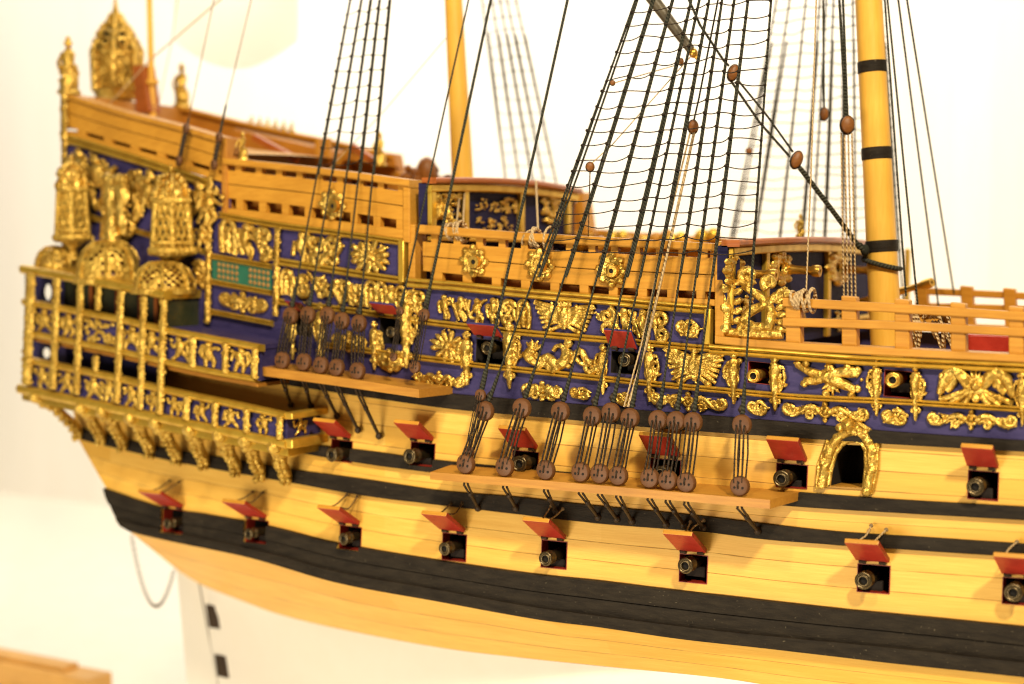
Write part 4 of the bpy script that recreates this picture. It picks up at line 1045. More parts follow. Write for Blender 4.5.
carve('carved_column', ([[(0, -2.2, .5), (0, -1, .62), (.1, 0, .45), (0, 1.2, .36), (0, 2.2, .4)], [(.9, -2, .5), (1.0, -1, .6), (.8, 0, .42), (.9, 1.2, .35), (.9, 2.2, .4)]], [(0, -2.4, .6), (.9, -2.3, .6), (.4, -1.6, .5)]), 111, 208, 11, 28, root, 0, 12, .22)

# ------------------------------------------------------------------ stern top: posts, statues, great lantern, flagstaff
def statue(P, h, name='gilded_statue', seed=1, parent=root):
    gg = random.Random(seed); mb = MB(); Z = V((0, 0, 1))
    mb.lathe(P, Z, [(0, h*.20), (h*.06, h*.20), (h*.08, h*.16), (h*.16, h*.16)], 8)
    mb.tube([P+V((0, 0, h*.15)), P+V((.02, 0, h*.3)), P+V((-.02, 0, h*.5)), P+V((.01, 0, h*.7)), P+V((0, 0, h*.8))], [h*.17, h*.15, h*.10, h*.11, h*.05], 9)
    mb.ball(P+V((0, 0, h*.88)), h*.075, 8, 6); mb.ball(P+V((0, 0, h*.96)), h*.045, 8, 5)
    for s_ in (-1, 1): mb.tube([P+V((s_*h*.09, -.02, h*.72)), P+V((s_*h*.17, -.05, h*.55)), P+V((s_*h*.07, -.1, h*.42))], [h*.045, h*.04, h*.035], 6)
    for i in range(16): a = gg.uniform(0, 6.28); z = gg.uniform(.12, .5); mb.ball(P+V((h*.14*math.cos(a), h*.14*math.sin(a), h*z)), h*gg.uniform(.03, .055), 6, 4)
    return build(name, mb, M['gold'], parent, 80)
Pq = hit(69, 94, -.05); mirS = lambda p: V((p.x, 2*YC-p.y, p.z))
for i, p in enumerate((Pq, mirS(Pq))): statue(p, 57/ppu(p) if i == 0 else 44/ppu(p), seed=3+i)
carve('carved_stile', m_column(g, 6), 64.5, 112, 4.5, 20, root, 0, 4.5, .06)
mb = MB(); a, b = hit(68, 94), hit(68, 128); am, bm_ = mirS(a), mirS(b); mb.hexa([b, bm_, bm_+V((-.1, 0, 0)), b+V((-.1, 0, 0))], [a, am, am+V((-.1, 0, 0)), a+V((-.1, 0, 0))]); build('taffrail', mb, M['brown'], root, 0)
P = at_y(117, 103, YC); P.x += 0; k = 1/ppu(P); lb = MB()
lb.lathe(P, (0, 0, 1), [(-.35, 8*k), (0, 10*k), (4*k, 20*k), (12*k, 23.5*k), (15*k, 18.5*k), (44*k, 20.5*k), (46*k, 24.5*k), (51*k, 25*k), (53*k, 21.5*k), (60*k, 20*k), (68*k, 15.5*k), (77*k, 9.5*k), (86*k, 4.5*k), (94*k, 2.5*k), (104*k, 1*k)], 14, 0, [0, 0, 0, 0, 1, 0, 0, 0, 1, 1, 1, 0, 0, 0])
sl_ = build('great_lantern', lb, [M['gold'], M['hole']], root, 40); gg = random.Random(9); lb = MB()  # near-black body parts painted as shade between the ribs
for i in range(7):
    a = 6.283*i/7; c_, s_ = math.cos(a), math.sin(a)
    lb.tube([P+V((c_*q*k, s_*q*k, z*k)) for z, q in ((12, 24), (44, 25), (52, 25.5), (60, 21.5), (68, 16.5), (77, 10.5), (88, 4.5))], .032, 6)
    for q_ in range(4):
        for sg in (1, -1): lb.tube([P+V((math.cos(a+sg*(j*.22)+q_*.22)*(20.5+j*.4)*k, math.sin(a+sg*(j*.22)+q_*.22)*(20.5+j*.4)*k, (14+7.5*j)*k)) for j in range(5)], .022, 5)
    for j in range(4): lb.tube([P+V((math.cos(a+.45+.3*math.cos(b_))*q*k, math.sin(a+.45+.3*math.cos(b_))*q*k, (z+4*math.sin(b_))*k)) for z, q in ((58+8*j, (21.5, 17.5, 11.5, 6)[j]),) for b_ in [t_*.785 for t_ in range(9)]], .024, 5)
for i in range(70): z = gg.uniform(54, 86); a = gg.uniform(0, 6.28); q = 22.5*max(.12, math.cos((z-53)/34*1.5))**.85; lb.ball(P+V((math.cos(a)*q*k, math.sin(a)*q*k, z*k)), gg.uniform(.02, .042), 6, 4)
for i in range(5): lb.ball(P+V((0, 0, (88+3*i)*k)), .05-.006*i, 7, 5)
build('lantern_ribs', lb, M['gold'], sl_, 70)
mb = MB(); a = at_y(137, 65, YC-.12); b = at_y(141, 112, YC-.12); mb.hexa([b+V((-.1, 0, 0)), b+V((.14, 0, 0)), b+V((.14, .25, 0)), b+V((-.1, .25, 0))], [a+V((-.1, 0, 0)), a+V((.1, 0, 0)), a+V((.1, .25, 0)), a+V((-.1, .25, 0))]); build('staff_support', mb, M['redrail'], root, 0, bevel=.02)
mb = MB(); a, b = at_y(147, -90, YC), at_y(152.5, 118, YC); mb.tube([b, a], [.045, .036], 10); mb.lathe(at_y(152, 82, YC), (0, 0, 1), [(-.03, .09), (.03, .09)], 10); build('flagstaff', mb, M['mast'], root, 50)
# ------------------------------------------------------------------ channel boards
def channel(outer_top, outer_bot, x0, x1, d, tipR=None, tipL=None, name='channel_board'):
    """outer edge traced in the picture at reach d; tips run back to the hull side"""
    mb = MB(); n = 24; top, bot, itop, ibot = [], [], [], []
    for i in range(n+1):
        x = x0+(x1-x0)*i/n; a, b = hit(x, outer_top(x), d), hit(x, outer_bot(x), d); b = V((a.x, a.y, b.z)); top.append(a); bot.append(b)
    def inner(p, dx=0): return V((p.x+dx, F(p.x, p.z)+.02, p.z))
    L0, R0 = inner(top[0], -.10), inner(top[-1], .08)
    T = [L0]+top+[R0]; Bq = [inner(bot[0], -.10)]+bot+[inner(bot[-1], .08)]
    I = [inner(p) for p in T]; J = [inner(p) for p in Bq]
    uv = [(p.x, 0) for p in T]; f = lambda v: [(p.x, v) for p in T]
    mb.grid([I, T, Bq, J, I], 0, False, [f(0), f(d), f(d+.1), f(2*d+.1), f(2*d+.2)], True)
    return build(name, mb, M['channel'], root, 30, bevel=.015)
chS = channel(Cv((256,366),(330,376),(419,389.5)), Cv((256,375),(330,385),(419,398)), 257, 419, .52)
chL = channel(Cv((429,472),(560,482),(680,492.5),(770,500)), Cv((429,479.5),(560,490.5),(680,501),(770,509)), 430, 770, .58)

# ------------------------------------------------------------------ rigging helpers
MASTH = V((2.0, YC, 13.5)); MIZH = V((-3.9, YC, 10.5))
dead_mesh = None
def deadeye(c, axis, up, r, parent, name='deadeye'):
    mb = MB(); axis = V(axis).normalized(); t = r*.42
    mb.lathe(c-axis*t, axis, [(0, r*.62), (r*.06, r*.88), (r*.25, r), (r*.58, r), (r*.76, r*.88), (r*.83, r*.62), (r*.85, .001)], 20, 0, None, up)
    s_ = axis.cross(V(up).normalized())
    for dx, dz in ((-.42, -.12), (.42, -.12), (0, .38)): 
        p = c+s_*r*dx+V(up)*r*dz; mb.lathe(p+axis*(t-.05*r), axis, [(0, r*.13), (r*.09, r*.13), (r*.095, .001)], 8, 1)  # dark studs stand in for the shade of the lanyard holes
    return build(name, mb, [M['dead'], M['hole']], parent, 40)
def lanyard(lo, hi, axis, r, parent):
    mb = MB(); axis = V(axis).normalized(); u = (hi-lo).normalized(); s_ = axis.cross(u).normalized()
    for q in (-.42, 0, .42):
        for side in (1, -1):
            a = hi+s_*r*q+u*r*(.38 if q == 0 else -.12)+axis*side*r*.5; b = lo+s_*r*(q+.05)+u*r*(.30 if q else -.25)+axis*side*r*.5
            mb.tube([a-axis*side*r*.3, a-u*r*.1, a.lerp(b, .5)+s_*rng.uniform(-.012, .012), b+u*r*.1, b-axis*side*r*.3], r*.095, 5)
    mb.tube([hi+u*r*1.05-axis*.02, hi+u*r*1.5+s_*r*.15, hi+u*r*1.9], [r*.3, r*.34, r*.25], 6)
    return build('lanyard', mb, M['lany'], parent, 70)
def chain(lo, wale, parent):
    mb = MB(); a = lo-V((0, 0, .15)); b = wale; mid = a.lerp(b, .38); s_ = V((1, 0, 0))
    mb.tube([lo-V((0, 0, .06)), a+s_*.024, mid+s_*.016, mid], .012, 5); mb.tube([lo-V((0, 0, .06)), a-s_*.024, mid-s_*.016, mid], .012, 5)
    mb.tube([mid, b], [.022, .018], 6); mb.ball(b, .04, 7, 4); mb.ball(mid, .03, 6, 4)
    return build('chain_plate', mb, M['iron'], parent, 60)
def knots(mb, P, d, r): mb.ball(P, (r, r, r*.8), 6, 4)
def shroud_ladder(name, label, group, spec, rad, r_dead, doff, chains, ratl, mast, ytop, basez):
    """spec: per shroud (x at top row, x,y waypoint list, upper deadeye px, lower deadeye px)."""
    P0 = hit(*spec[0]['lo'], doff)
    e = empty(name, V((P0.x, P0.y, P0.z)), label, 'rigging', group); lines = []
    for k, sp in enumerate(spec):
        lo = hit(*sp['lo'], doff); top = at_y(sp['top'], -25, ytop); n0 = nrm(lo); ax = V((n0.x*.6, n0.y, 0)).normalized()
        up_ = at_y(*sp['up'], lo.y+(ytop-lo.y)*.14); r = r_dead/ppu(lo)
        base = up_+(top-up_).normalized()*r*.9
        pts = [base]
        for (x, y) in sp.get('way', []):
            f = (up_.z-at_y(x, y, lo.y+.2).z); zz = at_y(x, y, (lo.y+ytop)/2).z; t = max(0, min(1, (zz-up_.z)/(top.z-up_.z)))
            pts.append(at_y(x, y, up_.y+(top.y-up_.y)*t))
        pts.append(top); pts.append(top+(top-V(pts[-2])).normalized()*1.6); pts = catmull([tuple(p) for p in pts], 8) if len(pts) > 2 else [tuple(p) for p in pts]
        pts = [V(p) for p in pts]; lines.append(pts)
        mb = MB(); mb.tube(pts, rad, 7); u = (pts[1]-pts[0]).normalized()
        mb.tube([base-u*r*.1, base+u*r*.5, base+u*r*2.2, base+u*r*3.2], [rad*1.7, rad*2.1, rad*1.8, rad*1.2], 7)
        s = build('shroud', mb, M['rope'], e, 70)
        mb2 = MB()
        deadeye(up_, ax, V((0, 0, 1)), r, s); deadeye(lo, ax, V((0, 0, 1)), r, s); lanyard(lo, up_, ax, r, s)
        if sp.get('ch'): chain(lo-V((0, 0, r*.6)), hit(*sp['ch'], .05), s)
    # ratlines: cross lines tied to every shroud
    gg = random.Random(len(spec)*17)
    z0, z1, dz = ratl
    z = z0
    while z < z1:
        pts = []; kn = []
        for L in lines:
            hitp = None
            for a, b in zip(L, L[1:]):
                if (a.z-z)*(b.z-z) <= 0 and a.z != b.z: hitp = a.lerp(b, (z-a.z)/(b.z-a.z)); break
            if hitp is not None: kn.append(hitp+V((0, -rad*1.0, gg.uniform(-.022, .022))))
        if len(kn) > 1:
            mb = MB(); full = []
            for a, b in zip(kn, kn[1:]):
                sag = gg.uniform(-.01, .10)*(b-a).length+gg.uniform(-.01, .01)
                for i in range(5): t = i/5; full.append(a.lerp(b, t)-V((0, 0, sag*4*t*(1-t)))+V((0, -.012, 0)))
            full.append(kn[-1]); mb.tube(full, .0055 if len(spec) > 5 else .004, 5)
            for p in kn: mb.ball(p, (rad*1.75, rad*1.75, rad*1.5), 6, 4)
            build('ratline', mb, M['lany'], e, 70)
        z += dz
    return e
main_spec = [dict(top=644,way=[(636,2),(578,174),(541,270)],up=(485,411),lo=(466,464),ch=(478,508)), dict(top=660,way=[(654,0),(600,174),(568,270)],up=(522,408),lo=(505,466.5),ch=(516,508)),
    dict(top=680,way=[(672,0),(627,174),(601,270)],up=(560.5,411.5),lo=(546,470),ch=(556,511)), dict(top=697,way=[(691,0),(653,174),(629,270)],up=(592.5,416),lo=(581,472),ch=(598,517)),
    dict(top=705,way=[(699,0),(662,174),(642,270)],up=(611,412.5),lo=(600,473.5),ch=(617,519)), dict(top=714,way=[(709,0),(678,174),(657,270)],up=(630,418),lo=(618.5,475.5),ch=(632,521)),
    dict(top=726,way=[(722,0),(697,174),(681,270)],up=(658,420),lo=(650,478),ch=(666,524)), dict(top=738,way=[(734,0),(711,174),(698,270)],up=(676,421),lo=(668,480),ch=(684,525)),
    dict(top=751,way=[(748,0),(727,174),(713,270)],up=(693,422),lo=(686.5,482.5),ch=(703,527)), dict(top=773,way=[(771,0),(759,174),(752,270)],up=(742,424.5),lo=(740,486),ch=(758,531))]
zr = lambda y, Y: at_y(690, y, Y).z
main_l = shroud_ladder('shroud_ladder', 'ladder of ten dark shrouds with deadeyes rising from the long channel board', 'rope ladders of shrouds', main_spec, .0105, 10.2, .53, True, (zr(252, .1), zr(-110, .5), .130), MASTH, .6, 0)
miz_spec = [dict(top=355,way=[(350,0),(319,174)],up=(290.5,316),lo=(282.5,360.5),ch=(291,405)), dict(top=366,way=[(361,0),(333,174)],up=(308,315),lo=(304,362),ch=(311,406)),
    dict(top=375,way=[(370,0),(347,174)],up=(327.5,315.5),lo=(321,365),ch=(337,416)), dict(top=383,way=[(379,0),(360.5,174)],up=(342,321),lo=(337,367.5),ch=(358,430)),
    dict(top=393,way=[(389,0),(374,174)],up=(359,323.5),lo=(357.5,371),ch=(379,436))]
zr2 = lambda y: at_y(350, y, .7).z
miz_l = shroud_ladder('shroud_ladder', 'ladder of five dark shrouds with deadeyes rising from the short channel board', 'rope ladders of shrouds', miz_spec, .010, 9.0, .46, True, (zr2(165), zr2(-110), .17), MIZH, 1.0, 0)
def mirror_tree(o, label):
    c = copy_tree(o); c.scale = (1, -1, 1); c.location = (o.location.x, 2*YC-o.location.y, o.location.z); c['label'] = label; return c
mirror_tree(main_l, 'blurred ladder of shrouds on the far side of the deck behind the mainmast')
mirror_tree(miz_l, 'blurred ladder of shrouds on the far side behind the thinner mast')

def line(name, pts, r, mat, label, cat='rope', group=None, seg=6, smoothk=0):
    P = [V(p) for p in pts]; 
    if smoothk and len(P) > 2: P = [V(q) for q in catmull([tuple(p) for p in P], smoothk)]
    mb = MB(); mb.tube(P, r, seg); o = build(name, mb, M[mat], None, 70); return tag(o, label, cat, group)
def backstay(label, top, ytop, up, lo, r_dead, rad, doff=.46, ch=None, mat='rope'):
    lo_ = hit(*lo, doff); up_ = at_y(*up, lo_.y+.06); t = at_y(*top, ytop); e = empty('backstay', lo_, label, 'rigging', 'single backstays'); r = r_dead/ppu(lo_)
    mb = MB(); u = (t-up_).normalized(); mb.tube([up_+u*r*.9, up_+u*r*1.6, up_+u*r*4, up_+u*r*4.5, t], [rad*1.7, rad*1.9, rad*1.7, rad, rad], 7); build('stay', mb, M[mat], e, 70)
    ax = nrm(lo_); ax = V((ax.x*.6, ax.y, 0)).normalized(); deadeye(up_, ax, V((0, 0, 1)), r, e); deadeye(lo_, ax, V((0, 0, 1)), r, e); lanyard(lo_, up_, ax, r, e)
    if ch: chain(lo_-V((0, 0, r*.6)), hit(*ch, .04), e)
    return e
backstay('dark stay with a small deadeye at the bow end of the short channel board', (496, -25), .9, (424, 315), (415, 367), 6.4, .016)
backstay('thin dark stay ending just aft of the small deadeye on the short channel board', (474, -25), .9, (400, 311), (393.5, 357), 4.5, .010)
backstay('dark stay whose small deadeye is squeezed behind the first of the long channel board', (573, -25), .6, (480.5, 395), (469, 452), 6, .015, .47)
def pole(label, a, b, line_top, Y=1.35):
    A, Bq = hit(*a, .13), hit(*b, .13); e = empty('stern_stay', Bq, label, 'rigging', 'short stays of the poop'); r = 5.5/ppu(A)
    ax = V((-.45, -.9, 0)).normalized(); deadeye(A, ax, V((0, 0, 1)), r, e); deadeye(Bq, ax, V((0, 0, 1)), r, e)
    mb = MB(); s_ = ax.cross(V((0, 0, 1)))
    for q in (-.5, 0, .5): mb.tube([A+s_*r*q, Bq+s_*r*q], .016, 5)
    build('lanyard', mb, M['lany'], e, 60); mb = MB(); T_ = [at_y(x, y, A.y+.1+.25*i) for i, (x, y) in enumerate(line_top)]; mb.tube([A]+T_[:1], [.018, .012], 6); build('stay', mb, M['rope'], e, 70); mb = MB(); mb.tube(T_, .0055, 5); build('stay_line', mb, M['thin'], e, 70)
pole('stay with a pair of deadeyes where the poop bulwark ends', (219, 138), (214, 165), [(226, 105), (256, -20)], 1.05)
pole('stay with a pair of deadeyes on the poop bulwark above the right lattice turret', (186, 129), (179, 161), [(189, 118), (218, -20)], 1.02)

# ------------------------------------------------------------------ masts
def mast(top, foot, w_top, w_foot, label):
    a, b = at_y(*top, YC), at_y(*foot, YC); mb = MB(); n = 12
    mb.lathe(b, a-b, [((a-b).length*i/n, (w_foot+(w_top-w_foot)*i/n)/2/ppu(b)) for i in range(n+1)], 24)
    o = build('mast', mb, M['mast'], root, 50, label=label); return o, a, b
uvfix = None
mm, ma, mbt = mast((865.5, -60), (889.5, 400), 25.5, 32.2, 'thick yellow mainmast with black bands')
mz, _, _ = mast((450.5, -60), (463, 186), 16.5, 22, 'thinner yellow mast behind the bulwark')
for y0, y1 in ((60.5, 72.5), (146.5, 159), (239.5, 251.5)):
    P, Q = [ma.lerp(mbt, ((y+60)/(400+60))) for y in (y0, y1)]; f = (y0+60)/460; r = (25.5+6.7*f)/2/ppu(P)
    mb = MB(); d = P-Q; mb.lathe(Q, d, [(0, r*.99), (.005, r*1.055), (d.length*.5, r*1.065), (d.length-.005, r*1.055), (d.length, r*.99)], 24); build('mast_hoop', mb, M['black'], mm, 50)

# ------------------------------------------------------------------ running ropes, blocks and the spar
def block(px, py, Y, w, h, tilt, label, ropes=True, mat='block'):
    P = at_y(px, py, Y); k = 1/ppu(P); e = empty('pulley_block', P, label, 'pulley block', 'wooden pulley blocks')
    ax = (RGT*math.sin(tilt)-UP*math.cos(tilt)).normalized(); rt = (RGT*math.cos(tilt)+UP*math.sin(tilt)).normalized(); fw = rt.cross(ax).normalized()
    mb = MB()
    for s_ in (-1, 1): mb.ball(P+fw*s_*w*k*.27, (w*k*.5, w*k*.22, h*k*.5), 12, 8, 0, (rt, fw, ax))
    build('shell', mb, M[mat], e, 60)
    sb = MB(); sb.lathe(P-fw*w*k*.1, fw, [(0, w*k*.36), (w*k*.2, w*k*.36)], 12); build('sheave', sb, M['tan'], e, 40)
    rb = MB(); pts = [P+rt*(w*.53*k*math.cos(a))+ax*(h*.55*k*math.sin(a)) for a in [6.283*i/16 for i in range(17)]]; rb.tube(pts, w*k*.075, 5); build('strop', rb, M['lany'], e, 60)
    return e
block(733, 73, 1.25, 10, 16, -.35, 'wooden block at the upper end of the slanting dark tackle, near the spar tip')
block(796.5, 160, 1.75, 10.5, 17, -.35, 'wooden block at the lower end of the slanting dark tackle')
block(693, 127, .8, 9.5, 13, 0, 'small wooden block hanging among the shrouds with two pale falls')
block(681, 62, 1.0, 5, 7, 0, 'tiny wooden block beneath the tip of the dark spar'); block(590, 167, .1, 8, 9, 0, 'tiny wooden block lashed to the aftmost shroud above the bulwark')
block(612.5, 83, .3, 5, 5, .6, 'tiny wooden block lashed high on the aftmost shroud')
block(847, 125, 2.05, 13, 17, 0, 'large wooden block hanging on two dark ropes just aft of the mainmast'); block(824, 114, 2.7, 8, 12, 0, 'dark small wooden block hanging near the far shrouds'); block(749, 151, 3.2, 6, 6, .8, 'tiny blurred block on the far rope ladder')
mb = MB(); A, Bq = at_y(631, -30, .95), at_y(691, 50, 1.15); mb.tube([A, A.lerp(Bq, .5), Bq], [.068, .06, .045], 10)
sp = empty('yard_spar', Bq, 'dark grey tapered spar slanting down behind the shrouds', 'spar'); build('pole', mb, M['spar'], sp, 50)
mb = MB(); C_ = at_y(698, 59, 1.17); mb.tube([Bq, Bq.lerp(C_, .5), C_], [.04, .024, .02], 8); mb.ball(Bq.lerp(C_, .35), .05, 8, 5); build('spar_tip', mb, M['brass'], sp, 50)
line('tackle_rope', [at_y(678, -25, 1.0), at_y(700, 25, 1.1), at_y(724, 61, 1.23), at_y(729, 66, 1.25)], .013, 'rope', 'dark rope from the top edge down to the upper block of the slanting tackle', group='ropes of the slanting tackle')
line('tackle_rope', [at_y(737, 79, 1.27), at_y(768, 117, 1.5), at_y(793, 152, 1.73)], .011, 'rope', 'front rope between the two blocks of the slanting tackle', group='ropes of the slanting tackle')
line('tackle_rope', [at_y(731, 81, 1.25), at_y(760, 123, 1.5), at_y(790, 157, 1.73)], .013, 'rope', 'lower rope between the two blocks of the slanting tackle', group='ropes of the slanting tackle')
Pc = mbt.lerp(ma, (400-263)/460); rm = .155; stay = [at_y(799, 168, 1.78), at_y(803, 172, 1.8), at_y(832, 210, 2.0), at_y(858, 245, 2.15), at_y(866, 251, 2.2)]
loop = [V((Pc.x+1.22*rm*math.cos(a), YC+1.22*rm*math.sin(a), Pc.z+.05-.10*(math.cos(a)+1)/2)) for a in [math.pi*1.12+i*.35 for i in range(9)]]
line('mast_stay', stay+loop, .026, 'rope', 'dark rope from the lower tackle block wound round the foot of the mainmast', smoothk=4, seg=8)
mb = MB(); p = at_y(865, 250, 2.2); mb.ball(p, (.05, .05, .06), 8, 5); mb.ball(p+V((-.05, -.02, .04)), .04, 8, 5); tag(build('rope_knot', mb, M['rope'], None, 70), 'dark knot in the stay beside the lowest band of the mainmast', 'knot')
line('halyard', [at_y(721, -25, .9), at_y(718, 0, .85), at_y(699, 98, .8), at_y(694, 120, .8)], .009, 'rope', 'thin dark line from the top edge to the small block among the shrouds')
for k, dx in enumerate((-2, 2)):
    line('fall_rope', [at_y(692+dx, 133, .75), at_y(667+dx*1.6, 241, .1), at_y(644+dx*1.2, 344, -.12), hit(626+dx, 407, .4)], .014 if k else .009, 'tan', 'pale linen fall running down in front of the red port lid, %s strand' % ('thicker' if k else 'thinner'), group='pale falls below the small block')
def pair(xs, name, mat, r, label, group=None):
    for i, (pts, lab) in enumerate(zip(xs, label)): line(name, pts, r, mat, lab, group=group)
pair([[at_y(838, -25, 2.05), at_y(845.5, 117, 2.05)], [at_y(842, -25, 2.05), at_y(847.5, 117, 2.05)]], 'hanging_rope', 'rope', .013, ['aft dark rope holding the large block by the mainmast', 'forward dark rope holding the large block by the mainmast'], 'dark ropes of the large block')
ZR = lambda x, y, Y: at_y(x, y, Y)
pair([[at_y(841+3.6*i, 133, 2.05), at_y(845+4*i, 352, 1.9)] for i in range(4)], 'fall_rope', 'tan', .009, ['pale fall below the large block, aftmost of four', 'pale fall below the large block, second from aft of four', 'pale fall below the large block, third from aft of four', 'pale fall below the large block, nearest the mainmast of four'], 'pale falls below the large block')
line('hanging_rope', [at_y(823, -25, 2.7), at_y(824, 108, 2.7)], .012, 'rope', 'dark rope holding the small block near the far shrouds')
line('halyard', [at_y(817, -25, .9), at_y(811, 174, .6), hit(806, 297, -.05)], .0075, 'tan', 'single pale line down to the aft end of the waist rail')
pair([[at_y(x0, -25, 2.6), at_y(x1, y1, Y)] for x0, x1, y1, Y in ((883, 906, 296, 2.3), (885, 919, 318, 2.2), (895, 940, 318, 4.0), (903, 954, 294, 4.45))], 'halyard', 'rope', .011, ['thin line close along the bow side of the mainmast', 'second thin line from the mainmast on its bow side', 'third thin line from the mainmast on its bow side', 'fourth thin line from the mainmast on its bow side, farthest from it'], 'thin lines beside the mainmast')
pair([[at_y(x0, y0, Y0), hit(x1, y1, -.03)] for x0, y0, Y0, x1, y1 in ((461, 181, 1.2, 456, 228), (465, 181, 1.2, 463, 226), (536, 181, 1.7, 538, 230))], 'tie_rope', 'tan', .012, ['pale cord from the bulkhead rail to the bulwark, aftmost', 'pale cord from the bulkhead rail to the bulwark, second', 'pale cord from the bulkhead rail to the bulwark, farthest forward alone'], 'pale cords tied to the bulwark rail')
line('halyard', [at_y(692, 55, .9), at_y(612, 145, .3), at_y(592, 163, .1)], .0055, 'tan', 'very thin pale line slanting to the tiny block on the aftmost shroud')
line('halyard', [at_y(590, 172, .1), hit(588, 244, -.05)], .006, 'thin', 'very thin line hanging from the tiny block on the aftmost shroud')
line('halyard', [at_y(680, 64, .95), at_y(614, 83, .3)], .0055, 'tan', 'very thin pale line between the two highest tiny blocks')
line('halyard', [at_y(243, -20, 1.8), at_y(150, 60, 1.6), at_y(84, 132, 1.3)], .009, 'tan', 'pale line slanting across the great stern lantern')
line('halyard', [at_y(180, -20, 2.6), at_y(172, 40, 2.6), at_y(158, 108, 2.4)], .006, 'tan', 'faint pale line just forward of the flagstaff')
line('halyard', [at_y(446, 38, 1.9), at_y(385, 110, 1.7), hit(330, 168, -.05)], .005, 'tan', 'very thin pale line slanting down from the thinner mast')
# ropes tied on the rails and heaped coils
def lashing(c, w, h, label, surfpt, seed):
    gg = random.Random(seed); mb = MB()
    for i in range(7):
        o = V((gg.uniform(-w, w)*.3, gg.uniform(-.03, .03), gg.uniform(-.02, .03)))
        o = V((gg.uniform(-w, w)*.5, -.02, -.03)); tl_ = gg.uniform(-.05, .05)
        pts = [surfpt+o+V((tl_*math.sin(a)+.02*i, .10*math.cos(a)+.05, (.075+.006*i)*math.sin(a))) for a in [6.283*j/12 for j in range(13)]]; mb.tube(catmull([tuple(p) for p in pts], 2), .013, 5)
    tag(build('rope_coil', mb, M['tan'], None, 70), label, 'rope coil', 'pale rope coils')
lashing(None, .13, .06, 'pale cord lashed round the bulwark rail, aft one', hit(452, 229, .0), 1); lashing(None, .13, .06, 'pale cord lashed round the bulwark rail above the middle gun rosette', hit(531, 235, .0), 2)
lashing(None, .12, .07, 'pale cord lashed round the aft end of the waist rail', hit(795, 297, .0), 3)
Pk = at_y(930, 316, 1.5)
gg = random.Random(4); mb = MB()
for i in range(14):
    x = gg.uniform(-.26, .26); h = gg.uniform(.2, .42); y = gg.uniform(-.12, .12)
    mb.tube(catmull([tuple(Pk+V(p)) for p in ((x-.14, y, -.02), (x-.06, y-.05, .05), (x+.02, y, .0), (x+.05, y+.02, -h*.6), (x+.03, y+.06, -h), (x-.03, y+.05, -h*.5), (x-.14, y+.04, -.05))], 3), .014, 5)
tag(build('rope_coil', mb, M['tan'], None, 70), 'heap of pale rope loops hanging on the pin rail behind the waist rail', 'rope coil', 'pale rope coils')
mb = MB(); p0, p1 = at_y(905, 313, 1.6), at_y(962, 316, 1.6); mb.hexa([p0+V((0, 0, -.1)), p1+V((0, 0, -.1)), p1+V((0, .14, -.1)), p0+V((0, .14, -.1))], [p0, p1, p1+V((0, .14, 0)), p0+V((0, .14, 0))])
for f in (.08, .92):
    q = p0.lerp(p1, f)+V((0, .07, -.05)); mb.box(V((q.x, q.y, (q.z+ZW-.15)/2)), V((.05, 0, 0)), V((0, .05, 0)), V((0, 0, (q.z-ZW+.15)/2)))
build('pin_rail', mb, M['rail'], root, 0, bevel=.012)
mb = MB(); c = at_y(987, 343, 1.9); mb.box(V((c.x, c.y+.3, (c.z+.08+ZW-.3)/2)), V((.26, 0, 0)), V((0, .3, 0)), V((0, 0, (c.z+.08-ZW+.3)/2))); tag(build('hatch_box', mb, M['red'], None, 0, bevel=.02), 'bright red box on the waist deck behind the rail posts', 'deck box')
P = at_y(905, 291, 3.2); small_gun(P+V((.32, -.12, .10)), (-.9, .3, -.25), .05, .8, 'blurred brass cannon beyond the waist rail next to the mainmast', None)
# far deck details: handrails of the poop stairs, carved crest, capstan
def bar(a, b, t, mat, name, par=root):
    mb = MB(); d = (b-a).normalized(); s_ = d.cross(V((0, 0, 1))).normalized(); u = s_.cross(d)
    mb.box((a+b)/2, (b-a)/2, s_*t, u*t); return build(name, mb, M[mat], par, 0, bevel=t*.3)
bar(at_y(254, 137, 2.6), at_y(298, 161, 2.6), .045, 'redrail', 'stair_rail'); bar(at_y(352, 146, 2.6), at_y(376, 163, 2.6), .045, 'redrail', 'stair_rail'); bar(at_y(337, 165, 2.6), at_y(352, 146, 2.6), .035, 'rail', 'stair_rail')
for x in (318, 328): bar(at_y(x, 138, 2.8), at_y(x+1, 165, 2.8), .035, 'board', 'stair_post')
Xc = at_y(330, 150, 2.9).x
mb = MB(); a, b = at_y(232, 128, 3.3), at_y(330, 150, 3.3); mb.hexa([a+V((0, 0, -1)), b+V((0, 0, -1)), b+V((0, .5, -1)), a+V((0, .5, -1))], [a, b, b+V((0, .5, 0)), a+V((0, .5, 0))]); build('deck_house', mb, M['brown'], root, 0, bevel=.03)
for k, x in enumerate(range(252, 300, 8)): statue(at_y(x, 131+(x-252)*.16, 3.75), .22, 'carved_finial', 20+k)
statue(at_y(380, 166, 2.4), .42, 'gilded_statue', 31); statue(hit(243, 160, -.1), .33, 'gilded_statue', 32)
mb = MB(); P = at_y(427, 184, 2.9); mb.lathe(P, (0, 0, 1), [(0, .10), (.1, .12), (.22, .13), (.30, .09), (.34, .02)], 12); gg = random.Random(8)
for i in range(22): mb.ball(P+V((gg.uniform(-.32, .32), gg.uniform(-.1, .2), gg.uniform(.0, .20))), gg.uniform(.04, .085), 7, 5)
build('capstan', mb, M['block'], root, 40)
statue(at_y(800, 240, 3.4), .3, 'carved_finial', 40)
